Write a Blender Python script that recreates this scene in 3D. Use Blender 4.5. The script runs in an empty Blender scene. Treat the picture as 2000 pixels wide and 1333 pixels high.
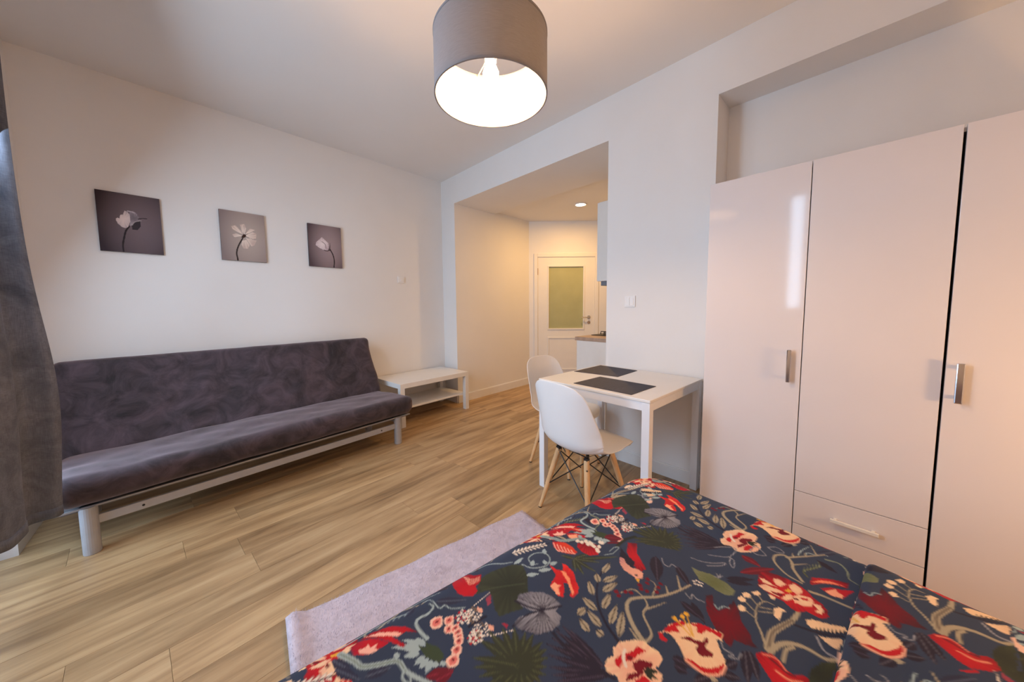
import bpy, bmesh, math, random
import numpy as np
from mathutils import Vector, Matrix

random.seed(7)
rng = np.random.default_rng(11)
S = bpy.context.scene
COL = S.collection
PI = math.pi

# ------------------------------------------------------------------ camera
CAM = np.array([-2.414, -3.802, 1.2167])
FOC, PPX, PPY = 659.48, 988.99, 650.52
CR = np.array([0.73254494, -0.68064945, -0.00970715])
CU = np.array([0.05948291, 0.0497995, 0.99698636])
CF = np.array([0.67811481, 0.73091472, -0.07696738])
cd = bpy.data.cameras.new('camera')
cam = bpy.data.objects.new('camera', cd)
COL.objects.link(cam)
m = Matrix.Identity(4)
for i in range(3):
    m[i][0] = CR[i]; m[i][1] = CU[i]; m[i][2] = -CF[i]; m[i][3] = CAM[i]
cam.matrix_world = m
cd.sensor_width = 36.0
cd.lens = FOC / 2000 * 36
cd.shift_x = (1000 - PPX) / 2000
cd.shift_y = (PPY - 666.5) / 2000
cd.clip_start = 0.02
S.camera = cam

# ------------------------------------------------------------------ world, daylight, exposure
w = bpy.data.worlds.new('sky')
S.world = w
w.use_nodes = True
bg = w.node_tree.nodes['Background']
bg.inputs[0].default_value = (0.55, 0.74, 1.0, 1)
bg.inputs[1].default_value = 2.4
S.view_settings.view_transform = 'Standard'
S.view_settings.look = 'None'
S.view_settings.gamma = 1.0
S.view_settings.use_curve_mapping = False
S.view_settings.exposure = -0.58

def area_light(name, loc, direction, sx, sy, power, col):
    l = bpy.data.lights.new(name, 'AREA')
    l.shape = 'RECTANGLE'; l.size = sx; l.size_y = sy; l.energy = power; l.color = col
    o = bpy.data.objects.new(name, l); COL.objects.link(o)
    o.location = loc
    o.rotation_euler = Vector(direction).to_track_quat('-Z', 'Y').to_euler()
    return o
# daylight entering through the balcony door and the window beside it
area_light('daylight_balcony_door_offscreen', (-3.36, -1.64, 1.30), (1, -0.12, -0.55), 1.30, 2.1, 146, (0.61, 0.79, 1.0))
area_light('daylight_window_offscreen', (-3.36, -3.20, 1.80), (1, 0, -0.1), 0.22, 1.25, 14, (0.62, 0.80, 1.0))

def point_light(name, loc, power, col, radius=0.03):
    l = bpy.data.lights.new(name, 'POINT')
    l.energy = power; l.color = col; l.shadow_soft_size = radius
    o = bpy.data.objects.new(name, l); COL.objects.link(o); o.location = loc
    return o
WARM = (1.0, 0.62, 0.34)

# ------------------------------------------------------------------ materials
def srgb(r, g, b):
    f = lambda c: (c / 255 / 12.92) if c / 255 <= 0.04045 else ((c / 255 + 0.055) / 1.055) ** 2.4
    return (f(r), f(g), f(b), 1)

class NT:
    def __init__(s, name):
        s.m = bpy.data.materials.new(name); s.m.use_nodes = True
        s.t = s.m.node_tree; s.n = s.t.nodes; s.l = s.t.links
        s.b = s.n['Principled BSDF']
    def node(s, typ, **kw):
        n = s.n.new(typ)
        for k, val in kw.items():
            if k.startswith('i_'):
                key = k[2:]
                key = int(key) if key.isdigit() else key.replace('_', ' ')
                n.inputs[key].default_value = val
            else: setattr(n, k, val)
        return n
    def link(s, a, b): s.l.new(a, b)
    def ramp(s, stops):
        r = s.node('ShaderNodeValToRGB')
        e = r.color_ramp.elements
        while len(e) < len(stops): e.new(0.5)
        for i, (p, c) in enumerate(stops): e[i].position = p; e[i].color = c
        return r

def mat(name, col, rough=0.5, metal=0.0, noise=0.0, nscale=40, bump=0.0, bscale=200, **kw):
    T = NT(name); b = T.b
    b.inputs['Base Color'].default_value = col
    b.inputs['Roughness'].default_value = rough
    b.inputs['Metallic'].default_value = metal
    for k, val in kw.items(): b.inputs[k.replace('_', ' ')].default_value = val
    if noise > 0 or bump > 0:
        tc = T.node('ShaderNodeTexCoord')
    if noise > 0:
        n = T.node('ShaderNodeTexNoise', i_Scale=nscale, i_Detail=4.0)
        T.link(tc.outputs['Object'], n.inputs['Vector'])
        d = tuple(c * (1 - noise) for c in col[:3]) + (1,)
        u = tuple(min(1, c * (1 + noise)) for c in col[:3]) + (1,)
        r = T.ramp([(0.3, d), (0.7, u)])
        T.link(n.outputs['Fac'], r.inputs[0]); T.link(r.outputs[0], b.inputs['Base Color'])
    if bump > 0:
        n2 = T.node('ShaderNodeTexNoise', i_Scale=bscale, i_Detail=3.0)
        T.link(tc.outputs['Object'], n2.inputs['Vector'])
        bp = T.node('ShaderNodeBump', i_Strength=bump, i_Distance=0.002)
        T.link(n2.outputs['Fac'], bp.inputs['Height']); T.link(bp.outputs[0], b.inputs['Normal'])
    return T.m

def emit(name, col, strength):
    T = NT(name)
    T.b.inputs['Base Color'].default_value = col
    T.b.inputs['Emission Color'].default_value = col
    T.b.inputs['Emission Strength'].default_value = strength
    return T.m

M = {}
M['wall'] = mat('wall_paint', srgb(236, 233, 230), 0.75, noise=0.012, nscale=3, bump=0.06, bscale=160)
M['ceiling'] = mat('ceiling_paint', srgb(236, 233, 230), 0.8, noise=0.012, nscale=2)
M['trim'] = mat('white_trim', srgb(238, 236, 234), 0.35, noise=0.01, nscale=12)
M['door'] = mat('door_white', srgb(238, 234, 228), 0.35, noise=0.01, nscale=9)
M['gloss'] = mat('gloss_white_lacquer', srgb(232, 226, 226), 0.07, noise=0.008, nscale=4)
M['wbody'] = mat('wardrobe_carcass', srgb(225, 222, 222), 0.4, noise=0.01, nscale=8)
M['chrome'] = mat('brushed_chrome', srgb(215, 215, 220), 0.12, 1.0, noise=0.02, nscale=60)
M['white_bar'] = mat('satin_white_metal', srgb(240, 238, 232), 0.25, noise=0.01)
M['lack'] = mat('white_laminate', srgb(236, 232, 226), 0.3, noise=0.012, nscale=10)
M['tmetal'] = mat('white_steel', srgb(236, 236, 238), 0.3, noise=0.01, nscale=10)
M['shell'] = mat('white_plastic', srgb(236, 234, 232), 0.32, noise=0.008, nscale=10)
M['black'] = mat('black_wire', srgb(22, 20, 22), 0.4, noise=0.1)
M['screw'] = mat('screw_steel', srgb(150, 140, 130), 0.35, 1.0, noise=0.05)
M['gmetal'] = mat('grey_powder_metal', srgb(172, 172, 176), 0.4, 0.2, noise=0.03, nscale=30)
M['dark'] = mat('dark_plastic', srgb(28, 26, 28), 0.5, noise=0.1)
M['bulb'] = emit('bulb_glow', (1.0, 0.57, 0.26, 1), 1100)
M['globe'] = emit('globe_glow', (1.0, 0.56, 0.23, 1), 205)
M['spot'] = emit('downlight_glow', (1.0, 0.78, 0.5, 1), 30)
M['socket'] = mat('lamp_socket', srgb(235, 228, 215), 0.4, noise=0.02)
M['switch'] = mat('switch_plastic', srgb(240, 238, 236), 0.25, noise=0.008)
M['work'] = mat('worktop', srgb(178, 150, 128), 0.4, noise=0.12, nscale=25)
M['hoodgrey'] = mat('hood_steel', srgb(120, 122, 128), 0.35, 0.6, noise=0.05)
M['joint'] = mat('floor_joint', srgb(150, 120, 86), 0.8, noise=0.1)
M['mattress'] = mat('mattress_cloth', srgb(225, 222, 218), 0.9, noise=0.03)
M['bedbase'] = mat('bed_base_cloth', srgb(120, 115, 115), 0.9, noise=0.06)

def wood_mat(name, stops, sx, sy, rough, rnd=True, bump=0.15):
    T = NT(name); b = T.b
    tc = T.node('ShaderNodeTexCoord'); oi = T.node('ShaderNodeObjectInfo')
    mp = T.node('ShaderNodeMapping')
    mp.inputs['Scale'].default_value = (sx, sy, sy)
    add = T.node('ShaderNodeVectorMath', operation='ADD')
    mul = T.node('ShaderNodeMath', operation='MULTIPLY', i_1=53.0)
    T.link(oi.outputs['Random'], mul.inputs[0])
    cmb = T.node('ShaderNodeCombineXYZ')
    T.link(mul.outputs[0], cmb.inputs[0]); T.link(mul.outputs[0], cmb.inputs[1])
    T.link(tc.outputs['Object'], mp.inputs[0]); T.link(mp.outputs[0], add.inputs[0]); T.link(cmb.outputs[0], add.inputs[1])
    n1 = T.node('ShaderNodeTexNoise', i_Scale=1.0, i_Detail=7.0, i_Roughness=0.62, i_Distortion=0.6)
    T.link(add.outputs[0], n1.inputs['Vector'])
    mp2 = T.node('ShaderNodeMapping'); mp2.inputs['Scale'].default_value = (0.9, 0.34, 1.0)
    T.link(add.outputs[0], mp2.inputs[0])
    n2 = T.node('ShaderNodeTexNoise', i_Scale=1.0, i_Detail=4.0)
    T.link(mp2.outputs[0], n2.inputs['Vector'])
    mx = T.node('ShaderNodeMath', operation='MULTIPLY_ADD', i_1=0.38)
    T.link(n2.outputs['Fac'], mx.inputs[0])
    sc = T.node('ShaderNodeMath', operation='MULTIPLY', i_1=0.62)
    T.link(n1.outputs['Fac'], sc.inputs[0]); T.link(sc.outputs[0], mx.inputs[2])
    r = T.ramp(stops); T.link(mx.outputs[0], r.inputs[0])
    if rnd:
        hs = T.node('ShaderNodeHueSaturation')
        mr = T.node('ShaderNodeMapRange', i_3=0.86, i_4=1.12)
        T.link(oi.outputs['Random'], mr.inputs[0]); T.link(mr.outputs[0], hs.inputs['Value'])
        T.link(r.outputs[0], hs.inputs['Color']); T.link(hs.outputs[0], b.inputs['Base Color'])
    else: T.link(r.outputs[0], b.inputs['Base Color'])
    b.inputs['Roughness'].default_value = rough
    bp = T.node('ShaderNodeBump', i_Strength=bump, i_Distance=0.001)
    T.link(mx.outputs[0], bp.inputs['Height']); T.link(bp.outputs[0], b.inputs['Normal'])
    return T.m
M['plank'] = wood_mat('oak_plank', [(0.30, srgb(100, 75, 49)), (0.43, srgb(158, 126, 88)), (0.54, srgb(184, 151, 109)), (0.70, srgb(208, 178, 136))], 1.5, 16.0, 0.42)
M['beech'] = wood_mat('beech_leg', [(0.25, srgb(196, 148, 100)), (0.5, srgb(222, 178, 128)), (0.75, srgb(232, 194, 148))], 30.0, 6.0, 0.45, False, 0.05)

def fabric_mat(name, lo, hi, scale, rough=0.9, sheen=0.0, sheentint=(1, 1, 1, 1), weave=0.0, bump=0.3, vein=None, sheenrough=0.4):
    T = NT(name); b = T.b
    tc = T.node('ShaderNodeTexCoord')
    n = T.node('ShaderNodeTexNoise', i_Scale=scale, i_Detail=6.0, i_Roughness=0.65, i_Distortion=1.2)
    T.link(tc.outputs['Object'], n.inputs['Vector'])
    r = T.ramp([(0.34, lo), (0.66, hi)])
    T.link(n.outputs['Fac'], r.inputs[0])
    out = r.outputs[0]
    if weave > 0:
        wv = T.node('ShaderNodeTexNoise', i_Scale=1.0, i_Detail=2.0)
        mp = T.node('ShaderNodeMapping'); mp.inputs['Scale'].default_value = (60, 60, 900)
        T.link(tc.outputs['Object'], mp.inputs[0]); T.link(mp.outputs[0], wv.inputs['Vector'])
        wv2 = T.node('ShaderNodeTexNoise', i_Scale=1.0, i_Detail=2.0)
        mp2 = T.node('ShaderNodeMapping'); mp2.inputs['Scale'].default_value = (900, 900, 30)
        T.link(tc.outputs['Object'], mp2.inputs[0]); T.link(mp2.outputs[0], wv2.inputs['Vector'])
        ad = T.node('ShaderNodeMath', operation='ADD')
        T.link(wv.outputs['Fac'], ad.inputs[0]); T.link(wv2.outputs['Fac'], ad.inputs[1])
        mr = T.node('ShaderNodeMapRange', i_1=0.7, i_2=1.3, i_3=1 - weave, i_4=1 + weave)
        T.link(ad.outputs[0], mr.inputs[0])
        hs = T.node('ShaderNodeHueSaturation'); T.link(out, hs.inputs['Color']); T.link(mr.outputs[0], hs.inputs['Value'])
        out = hs.outputs[0]
        hgt = ad.outputs[0]
    else: hgt = n.outputs['Fac']
    T.link(out, b.inputs['Base Color'])
    b.inputs['Roughness'].default_value = rough
    if sheen: 
        b.inputs['Sheen Weight'].default_value = sheen
        b.inputs['Sheen Roughness'].default_value = sheenrough
        b.inputs['Sheen Tint'].default_value = sheentint
    bp = T.node('ShaderNodeBump', i_Strength=bump, i_Distance=0.003)
    T.link(hgt, bp.inputs['Height']); T.link(bp.outputs[0], b.inputs['Normal'])
    return T.m
M['velvet'] = fabric_mat('grey_velvet', srgb(26, 19, 23), srgb(74, 60, 68), 6.0, 0.85, 0.4, (0.85, 0.70, 0.73, 1), 0, 0.35, sheenrough=0.5)
M['curtain'] = fabric_mat('grey_linen', srgb(80, 84, 95), srgb(112, 115, 127), 6.0, 0.95, 0.1, (0.8, 0.8, 1, 1), 0.28, 0.25)
M['rugback'] = fabric_mat('rug_backing', srgb(190, 176, 184), srgb(214, 200, 208), 20.0, 0.95)
M['mat_weave'] = fabric_mat('woven_placemat', srgb(32, 32, 46), srgb(50, 49, 66), 30.0, 0.62, 0, (1, 1, 1, 1), 0.35, 0.4)

T = NT('rug_fur')
tc = T.node('ShaderNodeTexCoord'); n = T.node('ShaderNodeTexNoise', i_Scale=22.0, i_Detail=6.0)
T.link(tc.outputs['Object'], n.inputs['Vector'])
r = T.ramp([(0.3, srgb(170, 152, 166)), (0.48, srgb(206, 197, 212)), (0.7, srgb(226, 220, 232))])
T.link(n.outputs['Fac'], r.inputs[0]); T.link(r.outputs[0], T.b.inputs['Base Color']); T.b.inputs['Roughness'].default_value = 0.9
M['fur'] = T.m

# lamp shade: grey linen outside, white lining inside, a little light passes through
def shade_mat(name, col, trans):
    T = NT(name)
    out = T.n['Material Output']
    tc = T.node('ShaderNodeTexCoord')
    wv = T.node('ShaderNodeTexNoise', i_Scale=1.0, i_Detail=2.0)
    mp = T.node('ShaderNodeMapping'); mp.inputs['Scale'].default_value = (40, 40, 700)
    T.link(tc.outputs['Object'], mp.inputs[0]); T.link(mp.outputs[0], wv.inputs['Vector'])
    r = T.ramp([(0.3, tuple(c * 0.86 for c in col[:3]) + (1,)), (0.7, col)])
    T.link(wv.outputs['Fac'], r.inputs[0]); T.link(r.outputs[0], T.b.inputs['Base Color'])
    T.b.inputs['Roughness'].default_value = 0.9
    tr = T.node('ShaderNodeBsdfTranslucent'); T.link(r.outputs[0], tr.inputs[0])
    mx = T.node('ShaderNodeMixShader'); mx.inputs[0].default_value = trans
    T.link(T.b.outputs[0], mx.inputs[1]); T.link(tr.outputs[0], mx.inputs[2]); T.link(mx.outputs[0], out.inputs[0])
    return T.m
M['shade'] = shade_mat('shade_linen', srgb(152, 149, 152), 0.12)
M['lining'] = shade_mat('shade_lining', srgb(245, 242, 236), 0.1)

def glass_mat(name, col, rough, alpha):
    T = NT(name)
    out = T.n['Material Output']
    tr = T.node('ShaderNodeBsdfTransparent'); tr.inputs[0].default_value = col
    gl = T.node('ShaderNodeBsdfGlossy'); gl.inputs['Roughness'].default_value = rough
    fr = T.node('ShaderNodeFresnel'); fr.inputs[0].default_value = 1.45
    mx = T.node('ShaderNodeMixShader')
    T.link(fr.outputs[0], mx.inputs[0]); T.link(tr.outputs[0], mx.inputs[1]); T.link(gl.outputs[0], mx.inputs[2])
    T.link(mx.outputs[0], out.inputs[0])
    return T.m
M['glass'] = glass_mat('window_glass', (0.96, 0.98, 1, 1), 0.0, 1)
M['frost'] = mat('frosted_glass', srgb(176, 176, 132), 0.35, noise=0.05, nscale=5, bump=0.1, bscale=300)

def vcol_mat(name, rough=0.85, sheen=0.0, weave=True):
    T = NT(name)
    a = T.node('ShaderNodeVertexColor'); a.layer_name = 'print'
    T.link(a.outputs[0], T.b.inputs['Base Color'])
    T.b.inputs['Roughness'].default_value = rough
    T.b.inputs['Sheen Weight'].default_value = sheen
    T.b.inputs['Specular IOR Level'].default_value = 0.25
    if weave:
        tc = T.node('ShaderNodeTexCoord')
        n = T.node('ShaderNodeTexNoise', i_Scale=1400.0, i_Detail=2.0)
        T.link(tc.outputs['Object'], n.inputs['Vector'])
        bp = T.node('ShaderNodeBump', i_Strength=0.15, i_Distance=0.0006)
        T.link(n.outputs['Fac'], bp.inputs['Height']); T.link(bp.outputs[0], T.b.inputs['Normal'])
    return T.m
M['print'] = vcol_mat('printed_cotton', 0.88, 0.05)
M['photo'] = vcol_mat('printed_canvas', 0.7, 0.0)

# ------------------------------------------------------------------ object helpers
def link(name, me, material=None, parent=None):
    o = bpy.data.objects.new(name, me); COL.objects.link(o)
    if material is not None and not me.materials: me.materials.append(material)
    if parent is not None: o.parent = parent
    return o
def tag(o, label=None, cat=None, group=None, kind=None):
    if label: o['label'] = label
    if cat: o['category'] = cat
    if group: o['group'] = group
    if kind: o['kind'] = kind
    return o
def empty(name, loc=(0, 0, 0), rz=0.0):
    o = bpy.data.objects.new(name, None); COL.objects.link(o)
    o.location = loc; o.rotation_euler = (0, 0, rz); o.empty_display_size = 0.1
    return o
def structure(o): o['kind'] = 'structure'; return o

class MB:
    """collects shapes into one mesh"""
    def __init__(s): s.v = []; s.f = []
    def add(s, v, f):
        k = len(s.v); s.v += [tuple(p) for p in v]; s.f += [tuple(i + k for i in q) for q in f]
        return s
    def box(s, a, b):
        x0, y0, z0 = [min(p, q) for p, q in zip(a, b)]; x1, y1, z1 = [max(p, q) for p, q in zip(a, b)]
        return s.add([(x0, y0, z0), (x1, y0, z0), (x1, y1, z0), (x0, y1, z0), (x0, y0, z1), (x1, y0, z1), (x1, y1, z1), (x0, y1, z1)],
                     [(0, 3, 2, 1), (4, 5, 6, 7), (0, 1, 5, 4), (1, 2, 6, 5), (2, 3, 7, 6), (3, 0, 4, 7)])
    def prism(s, poly, z0, z1):
        n = len(poly)
        return s.add([(p[0], p[1], z0) for p in poly] + [(p[0], p[1], z1) for p in poly],
                     [tuple(reversed(range(n))), tuple(range(n, 2 * n))] + [(i, (i + 1) % n, n + (i + 1) % n, n + i) for i in range(n)])
    def tube(s, pts, rad, seg=12, cap=True):
        pts = [Vector(p) for p in pts]
        if not hasattr(rad, '__len__'): rad = [rad] * len(pts)
        v = []; f = []
        t0 = (pts[1] - pts[0]).normalized()
        ref = Vector((0, 0, 1)) if abs(t0.z) < 0.9 else Vector((1, 0, 0))
        u = t0.cross(ref).normalized()
        for i, p in enumerate(pts):
            t = (pts[min(i + 1, len(pts) - 1)] - pts[max(i - 1, 0)]).normalized()
            u = (u - t * u.dot(t)).normalized(); w = t.cross(u)
            for k in range(seg):
                a = 2 * PI * k / seg
                v.append(p + (u * math.cos(a) + w * math.sin(a)) * rad[i])
        for i in range(len(pts) - 1):
            for k in range(seg):
                a = i * seg + k; b = i * seg + (k + 1) % seg
                f.append((a, b, b + seg, a + seg))
        if cap:
            f.append(tuple(reversed(range(seg)))); f.append(tuple(range((len(pts) - 1) * seg, len(pts) * seg)))
        return s.add(v, f)
    def lathe(s, prof, seg=32, c=(0, 0, 0), close=False):
        v = []; f = []; n = len(prof)
        for r, z in prof:
            for k in range(seg):
                a = 2 * PI * k / seg
                v.append((c[0] + r * math.cos(a), c[1] + r * math.sin(a), c[2] + z))
        for i in range(n if close else n - 1):
            j = (i + 1) % n
            for k in range(seg):
                q = (k + 1) % seg
                f.append((i * seg + k, i * seg + q, j * seg + q, j * seg + k))
        return s.add(v, f)
    def mesh(s, name, bevel=0.0, seg=2, smooth=False, merge=False):
        me = bpy.data.meshes.new(name); me.from_pydata(s.v, [], s.f)
        bm = bmesh.new(); bm.from_mesh(me)
        if merge: bmesh.ops.remove_doubles(bm, verts=bm.verts, dist=1e-5)
        if bevel > 0:
            es = [e for e in bm.edges if len(e.link_faces) == 2 and e.calc_face_angle(0) > 0.6]
            bmesh.ops.bevel(bm, geom=es, offset=bevel, segments=seg, affect='EDGES', profile=0.5, clamp_overlap=True)
        bmesh.ops.recalc_face_normals(bm, faces=bm.faces)
        bm.to_mesh(me); bm.free()
        if smooth: me.polygons.foreach_set('use_smooth', [True] * len(me.polygons))
        return me
    def build(s, name, material, parent=None, bevel=0.0, seg=2, smooth=False, merge=False):
        return link(name, s.mesh(name, bevel, seg, smooth, merge), material, parent)

def copy_tree(o, parent=None):
    c = o.copy(); COL.objects.link(c); c.parent = parent
    for ch in [x for x in bpy.data.objects if x.parent == o]: copy_tree(ch, c)
    return c

def grid_mesh(name, P, smooth=True, cols=None):
    """P: (nu, nv, 3) array -> quad mesh, optional vertex colours (nu, nv, 3) in linear rgb"""
    nu, nv = P.shape[:2]
    me = bpy.data.meshes.new(name)
    idx = np.arange(nu * nv).reshape(nu, nv)
    q = np.stack([idx[:-1, :-1], idx[1:, :-1], idx[1:, 1:], idx[:-1, 1:]], -1).reshape(-1, 4)
    me.vertices.add(nu * nv); me.vertices.foreach_set('co', P.reshape(-1).astype(np.float32))
    me.loops.add(q.size); me.loops.foreach_set('vertex_index', q.reshape(-1).astype(np.int32))
    me.polygons.add(len(q)); me.polygons.foreach_set('loop_start', (np.arange(len(q)) * 4).astype(np.int32))
    if smooth: me.polygons.foreach_set('use_smooth', np.ones(len(q), bool))
    me.update(calc_edges=True)
    if cols is not None:
        at = me.color_attributes.new('print', 'FLOAT_COLOR', 'POINT')
        c = np.ones((nu * nv, 4), np.float32); c[:, :3] = cols.reshape(-1, 3)
        at.data.foreach_set('color', c.reshape(-1))
    return me

def catmull(P, n):
    P = np.array(P, float); out = []
    Q = np.vstack([2 * P[0] - P[1], P, 2 * P[-1] - P[-2]])
    for i in range(1, len(Q) - 2):
        for t in np.linspace(0, 1, n, endpoint=False):
            a, b, c, d = Q[i - 1], Q[i], Q[i + 1], Q[i + 2]
            out.append(0.5 * (2 * b + (c - a) * t + (2 * a - 5 * b + 4 * c - d) * t * t + (3 * b - a - 3 * c + d) * t ** 3))
    out.append(P[-1]); return np.array(out)

def ray(q): return CF + CR * (q[0] - PPX) / FOC - CU * (q[1] - PPY) / FOC
def on_plane_z(pts, h):
    """points of the picture on the level surface z = h"""
    p = np.atleast_2d(np.array(pts, float))
    d = CF[None] + CR[None] * ((p[:, 0] - PPX) / FOC)[:, None] - CU[None] * ((p[:, 1] - PPY) / FOC)[:, None]
    t = (h - CAM[2]) / d[:, 2]
    return (CAM[None] + d * t[:, None])[:, :2]

# ------------------------------------------------------------------ the room
H = 2.80
A1 = math.radians(4.77)                     # the long left wall is not square to the far wall
E1 = np.array([-math.cos(A1), -math.sin(A1), 0]); N1 = np.array([math.sin(A1), -math.cos(A1), 0])
def W1(u, off, z=0.0): return tuple(E1 * u + N1 * off + np.array([0, 0, z]))
XW = -3.135; YB = -5.6
OY0, OY1, OH = -0.2885, -2.3722, 2.478      # opening to the hall
NY0, NY1, NH, ND = -3.1118, -4.92, 2.488, 0.2217   # niche behind the wardrobe
HX = 1.44; HY = OY0 + HX * math.tan(math.radians(4.4))
HD = np.array([0.7326, -0.6807])            # direction of the hall's end wall
tE = (HY - OY1) / 0.6807
HEND = (HX + HD[0] * tE, OY1)
HH = 2.514
yW = lambda x: x * math.tan(A1)

structure(MB().prism([(XW - .4, YB - .3), (4.2, YB - .3), (4.2, .5), (XW - .4, .5)], -0.12, -0.012).build('floor', M['joint']))
FLOOR = bpy.data.objects['floor']
MAIN = [(XW, YB), (0, YB), (0, 0), (XW, yW(XW))]
HALL = [(0, OY1), (HEND[0], OY1), (HX, HY), (0, OY0)]
NICHE = [(0, NY1), (ND, NY1), (ND, NY0), (0, NY0)]
RECESS = [(XW - .2, -2.30), (XW, -2.30), (XW, -0.965), (XW - .2, -0.965)]
def clip(poly, conv):
    out = poly
    for i in range(len(conv)):
        a = conv[i]; b = conv[(i + 1) % len(conv)]
        inp = out; out = []
        if not inp: return []
        side = lambda p: (b[0] - a[0]) * (p[1] - a[1]) - (b[1] - a[1]) * (p[0] - a[0])
        for k in range(len(inp)):
            p, q = inp[k], inp[(k + 1) % len(inp)]
            sp, sq = side(p), side(q)
            if sp >= 0: out.append(p)
            if (sp >= 0) != (sq >= 0):
                t = sp / (sp - sq); out.append((p[0] + (q[0] - p[0]) * t, p[1] + (q[1] - p[1]) * t))
    return out
def area(p): return abs(sum(p[i][0] * p[(i + 1) % len(p)][1] - p[(i + 1) % len(p)][0] * p[i][1] for i in range(len(p)))) / 2
PA = math.radians(5.3); PW, PL = 0.185, 1.29
ca, sa = math.cos(PA), math.sin(PA)
row0 = -1.660                                # a board edge passes through (-1.36, -1.66)
nplank = 0
for rI in range(-24, 14):
    off = random.random() * PL
    if rI == 0: off = 0.35
    for cI in range(-5, 6):
        lx0 = cI * PL + off; lx1 = lx0 + PL
        ly0 = rI * PW; ly1 = ly0 + PW
        g = 0.0005
        corners = [(lx0 + g, ly0 + g), (lx1 - g, ly0 + g), (lx1 - g, ly1 - g), (lx0 + g, ly1 - g)]
        wp = [(-1.356 + x * ca - y * sa, row0 + x * sa + y * ca) for x, y in corners]
        pieces = [p for p in (clip(wp, c) for c in (MAIN, HALL, NICHE, RECESS)) if len(p) >= 3 and area(p) > 2e-4]
        if not pieces: continue
        cx = -1.356 + (lx0 + lx1) / 2 * ca - (ly0 + ly1) / 2 * sa; cy = row0 + (lx0 + lx1) / 2 * sa + (ly0 + ly1) / 2 * ca
        b = MB()
        for p in pieces:
            loc = [((x - cx) * ca + (y - cy) * sa, -(x - cx) * sa + (y - cy) * ca) for x, y in p]
            b.prism(loc, -0.012, 0.0)
        o = b.build('plank', M['plank'], FLOOR)
        o.location = (cx, cy, 0); o.rotation_euler = (0, 0, PA)
        nplank += 1

b = MB(); b.prism([(XW - .4, YB - .3), (.69, YB - .3), (.69, .5), (XW - .4, .5)], H, H + .15)
structure(b.build('ceiling', M['ceiling']))
structure(MB().prism([(.69, OY1 - .1), (4.2, OY1 - .1), (4.2, .5), (.69, .5)], HH, HH + .12).build('ceiling_hall', M['ceiling']))
structure(MB().prism([(XW - .3, yW(XW - .3)), (0, 0), (0, .3), (XW - .3, .3)], 0, H).build('wall_left', M['wall']))
# far wall: a strip beside the corner, the lintel, and the part with the niche
b = MB()
b.prism([(0, OY0), (.69, OY0 + .69 * math.tan(math.radians(4.4))), (.69, .3), (0, .3)], 0, H)
b.prism([(0, OY0), (0, OY1), (.69, OY1), (.69, OY0 + .69 * math.tan(math.radians(4.4)))], OH, H)
b.box((ND, OY1, 0), (.69, YB - .1, H))
b.box((0, OY1, 0), (ND, NY0, H)); b.box((0, NY0, NH), (ND, NY1, H)); b.box((0, NY1, 0), (ND, YB - .1, H))
structure(b.build('wall_far', M['wall']))
structure(MB().prism([(.69, OY0 + .69 * math.tan(math.radians(4.4))), (HX, HY), (HX + .12, HY + .2), (.69, .3)], 0, HH).build('wall_hall_left', M['wall']))
n2 = np.array([0.6807, 0.7326]) * 0.15
# the hall's end wall leaves a doorway for the door leaf
def hp(t, back=0.0): return (HX + HD[0] * t + n2[0] / 0.15 * back, HY + HD[1] * t + n2[1] / 0.15 * back)
b = MB()
b.prism([hp(-.05), hp(.10), hp(.10, .15), hp(-.05, .15)], 0, HH)
b.prism([hp(.10), hp(1.05), hp(1.05, .15), hp(.10, .15)], 1.985, HH)
b.prism([hp(1.05), hp(tE + .2), hp(tE + .2, .15), hp(1.05, .15)], 0, HH)
structure(b.build('wall_hall_end', M['wall']))
structure(MB().box((.69, OY1, 0), (4.1, OY1 - .15, HH)).build('wall_hall_right', M['wall']))
structure(MB().box((XW - .3, YB, 0), (.69, YB - .15, H)).build('wall_back', M['wall']))
# window wall with a balcony door recess and a window
BD0, BD1, BDH = -0.965, -2.30, 2.36
WD0, WD1, WZ0, WZ1 = -3.09, -3.31, 1.12, 2.46
b = MB()
b.box((XW, .2, 0), (XW - .22, BD0, H)); b.box((XW, BD0, BDH), (XW - .22, BD1, H))
b.box((XW, BD1, 0), (XW - .22, WD0, H)); b.box((XW, WD0, 0), (XW - .22, WD1, WZ0)); b.box((XW, WD0, WZ1), (XW - .22, WD1, H))
b.box((XW, WD1, 0), (XW - .22, YB - .1, H))
structure(b.build('wall_window', M['wall']))
def window(name, y0, y1, z0, z1, mull):
    e = structure(empty(name, (XW - .16, (y0 + y1) / 2, z0)))
    yc = (y0 + y1) / 2
    f = MB(); t = .055
    w_ = abs(y1 - y0) / 2; h_ = z1 - z0
    f.box((-.03, -w_, 0), (.03, w_, t)); f.box((-.03, -w_, h_ - t), (.03, w_, h_))
    f.box((-.03, -w_, t), (.03, -w_ + t, h_ - t)); f.box((-.03, w_ - t, t), (.03, w_, h_ - t))
    edges = [-w_ + t] + [-w_ + 2 * w_ * (k + 1) / (mull + 1) for k in range(mull)] + [w_ - t]
    for k in range(mull): f.box((-.03, edges[k + 1] - .05, t), (.03, edges[k + 1] + .05, h_ - t))
    f.build('window_frame', M['trim'], e, 0.004)
    for k in range(mull + 1):
        a_ = edges[k] + (0.05 if k > 0 else 0); b_ = edges[k + 1] - (0.05 if k < mull else 0)
        MB().box((-.006, a_, t), (.006, b_, h_ - t)).build('pane', M['glass'], e)
    return e
window('window_1', BD0, BD1, 0.0, BDH, 1)
window('window_2', WD0, WD1, WZ0, WZ1, 0)

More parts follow.
